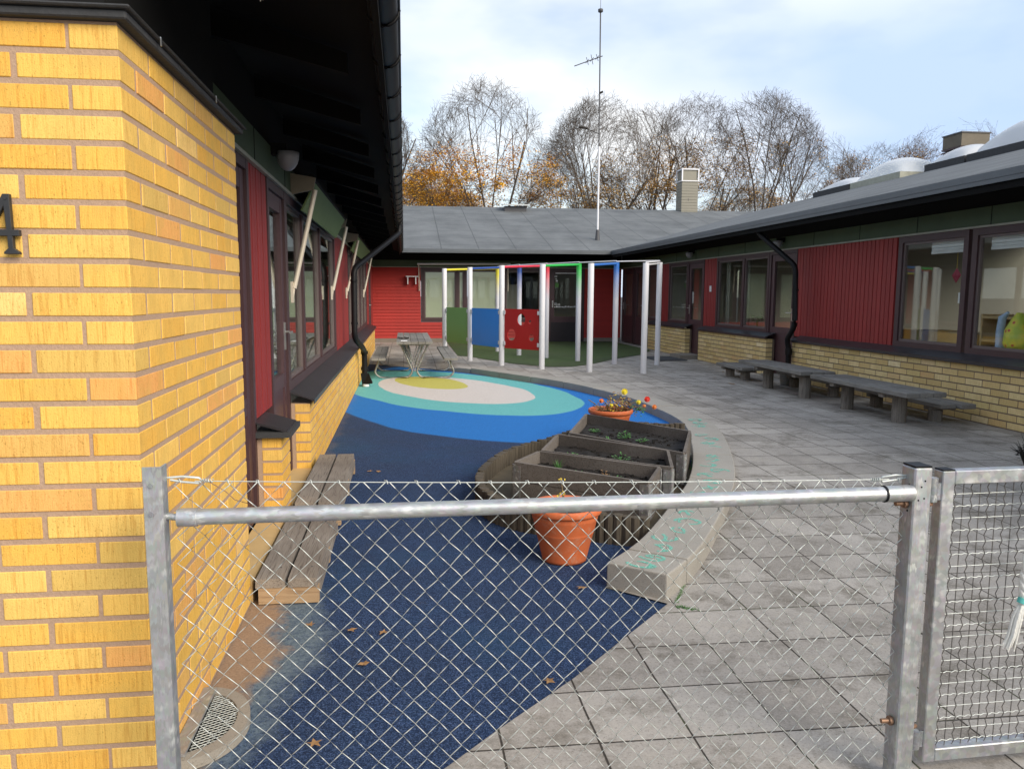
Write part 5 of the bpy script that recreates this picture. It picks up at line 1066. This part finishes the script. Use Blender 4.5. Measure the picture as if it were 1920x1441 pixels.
# ------------------------------------------------------------------ trees
def tree(x, y, H_, spread, seed, label, leafd=0, lz=(0, 1), lm='leaf_autumn', nmain=5, base=-1.0):
    random.seed(seed); o = thing('bare_tree', (x, y, 0), label, 'tree', 'autumn trees beyond the rear roof')
    tk = MB(); cr_ = MB(); lv = MB(); tips_ = []
    cz = base+H_*.60; RX = H_*.29*spread; RZ = H_*.42
    def out_of(q_): return ((q_.x-x)**2+(q_.y-y)**2)/RX**2+(q_.z-cz)**2/RZ**2
    def grow(p_, d_, L_, r_, lev):
        n = 5 if lev < 2 else 3; pts = [p_]; rr = [r_]; q_ = p_.copy(); dd_ = d_.copy(); wig = .05 if lev < 2 else .12
        for k in range(n):
            dd_ = (dd_+Vector((random.gauss(0, wig), random.gauss(0, wig), .02+random.gauss(0, .04)))).normalized(); q_ = q_+dd_*L_/n
            if lev > 0 and q_.z > cz and out_of(q_) > random.uniform(.85, 1.15): break
            pts.append(q_.copy()); rr.append(max(.006, r_*(1-.55*(k+1)/n)))
        if len(pts) < 2: return
        (tk if lev < 2 else cr_).tube(pts, rr, 5 if lev < 2 else 3, 0, False)
        tips_.append((pts[-1], lev))
        if lev >= 6 or L_ < .22: return
        nb = {0: nmain+2, 1: 6, 2: 5, 3: 4, 4: 3, 5: 2}[lev]; m_ = len(pts)-1
        for k in range(nb):
            t_ = random.uniform(.30 if lev == 0 else .38, 1); i = min(int(t_*m_), m_-1); b_ = pts[i].lerp(pts[i+1], t_*m_-i)
            az = random.uniform(0, 6.28); side = Vector((math.cos(az), math.sin(az), 0)); side = (side-dd_*side.dot(dd_)).normalized()
            tilt = random.uniform(.30, .85)*(spread if lev == 0 else 1) if lev < 3 else random.uniform(.35, 1.0)
            nd = (dd_*math.cos(tilt)+side*math.sin(tilt)+Vector((0, 0, .10))).normalized()
            grow(b_, nd, L_*(random.uniform(.95, 1.5) if lev == 0 else random.uniform(.50, .72)), rr[i]*random.uniform(.42, .62), lev+1)
    grow(Vector((x, y, base)), Vector((0, 0, 1)), H_*.42, H_*.0135, 0)
    zmax = max(q_.z for q_, l_ in tips_)
    s_ = 1.0
    for m_ in (tk, cr_): m_.v = [(x+(a-x)*s_, y+(b-y)*s_, base+(c_-base)*s_) for a, b, c_ in m_.v]
    for q_, l_ in tips_:
        q_ = Vector((x+(q_.x-x)*s_, y+(q_.y-y)*s_, base+(q_.z-base)*s_)); hz = (q_.z-base)/H_
        if l_ >= 3 and leafd > 0 and lz[0] < hz < lz[1] and random.random() < leafd*(1-.6*(hz-lz[0])/(lz[1]-lz[0])): leaves(lv, q_, .42, random.randint(8, 15), .075)
    build(tk, 'trunk', ['bark'], o); build(cr_, 'crown', ['bark'], o)
    if lv.v: build(lv, 'foliage', [lm], o)
    return o
def T(u, Y, vtop): return (u-757)/1500*Y, Y, 1.43+(551-vtop)/1500*Y+1.0
for u, Y, vt, spr, sd_, ld, lz, lm, lab in (
    (700, 50, 215, .9, 1, .9, (.3, .62), 'leaf_autumn', 'bare tree half hidden behind the left gutter'),
    (905, 46, 172, 1.0, 2, 1.0, (.25, .72), 'leaf_autumn', 'tallest bare tree with orange leaves low in its crown, left of the mast'),
    (1030, 55, 270, .9, 3, .35, (.3, .8), 'leaf_brown', 'small bare tree just left of the mast'),
    (1120, 48, 190, .9, 4, .22, (.3, .75), 'leaf_brown', 'bare tree directly behind the radio mast'),
    (1215, 54, 205, .9, 5, .50, (.3, .8), 'leaf_brown', 'bare tree with brown leaves left of the tin chimney'),
    (1310, 49, 185, .9, 6, .62, (.3, .85), 'leaf_brown', 'bare tree with scattered brown leaves rising behind the tin chimney'),
    (1440, 47, 178, 1.0, 7, .14, (.3, .8), 'leaf_brown', 'broad bare tree right of the tin chimney'),
    (1530, 51, 235, 1.0, 8, .08, (.3, .6), 'leaf_brown', 'lower bare tree at the right end of the row, above the first skylight'),
    (1690, 60, 262, 1.2, 9, .9, (.4, .95), 'leaf_brown', 'round tree with brownish leaves behind the skylight domes'),
    (1835, 62, 205, 1.1, 10, .12, (.3, .9), 'leaf_brown', 'bare tree top behind the dark chimney'),
    (800, 60, 330, 1.2, 12, .9, (.3, 1), 'leaf_autumn', 'low orange tree behind the rear roof beside the gutter'),
    (1400, 62, 345, 1.2, 13, .5, (.3, 1), 'leaf_brown', 'low scrubby tree showing over the roof corner')):
    x_, y_, H_ = T(u, Y, vt); tree(x_, y_, H_, spr, sd_, lab, ld, lz, lm)
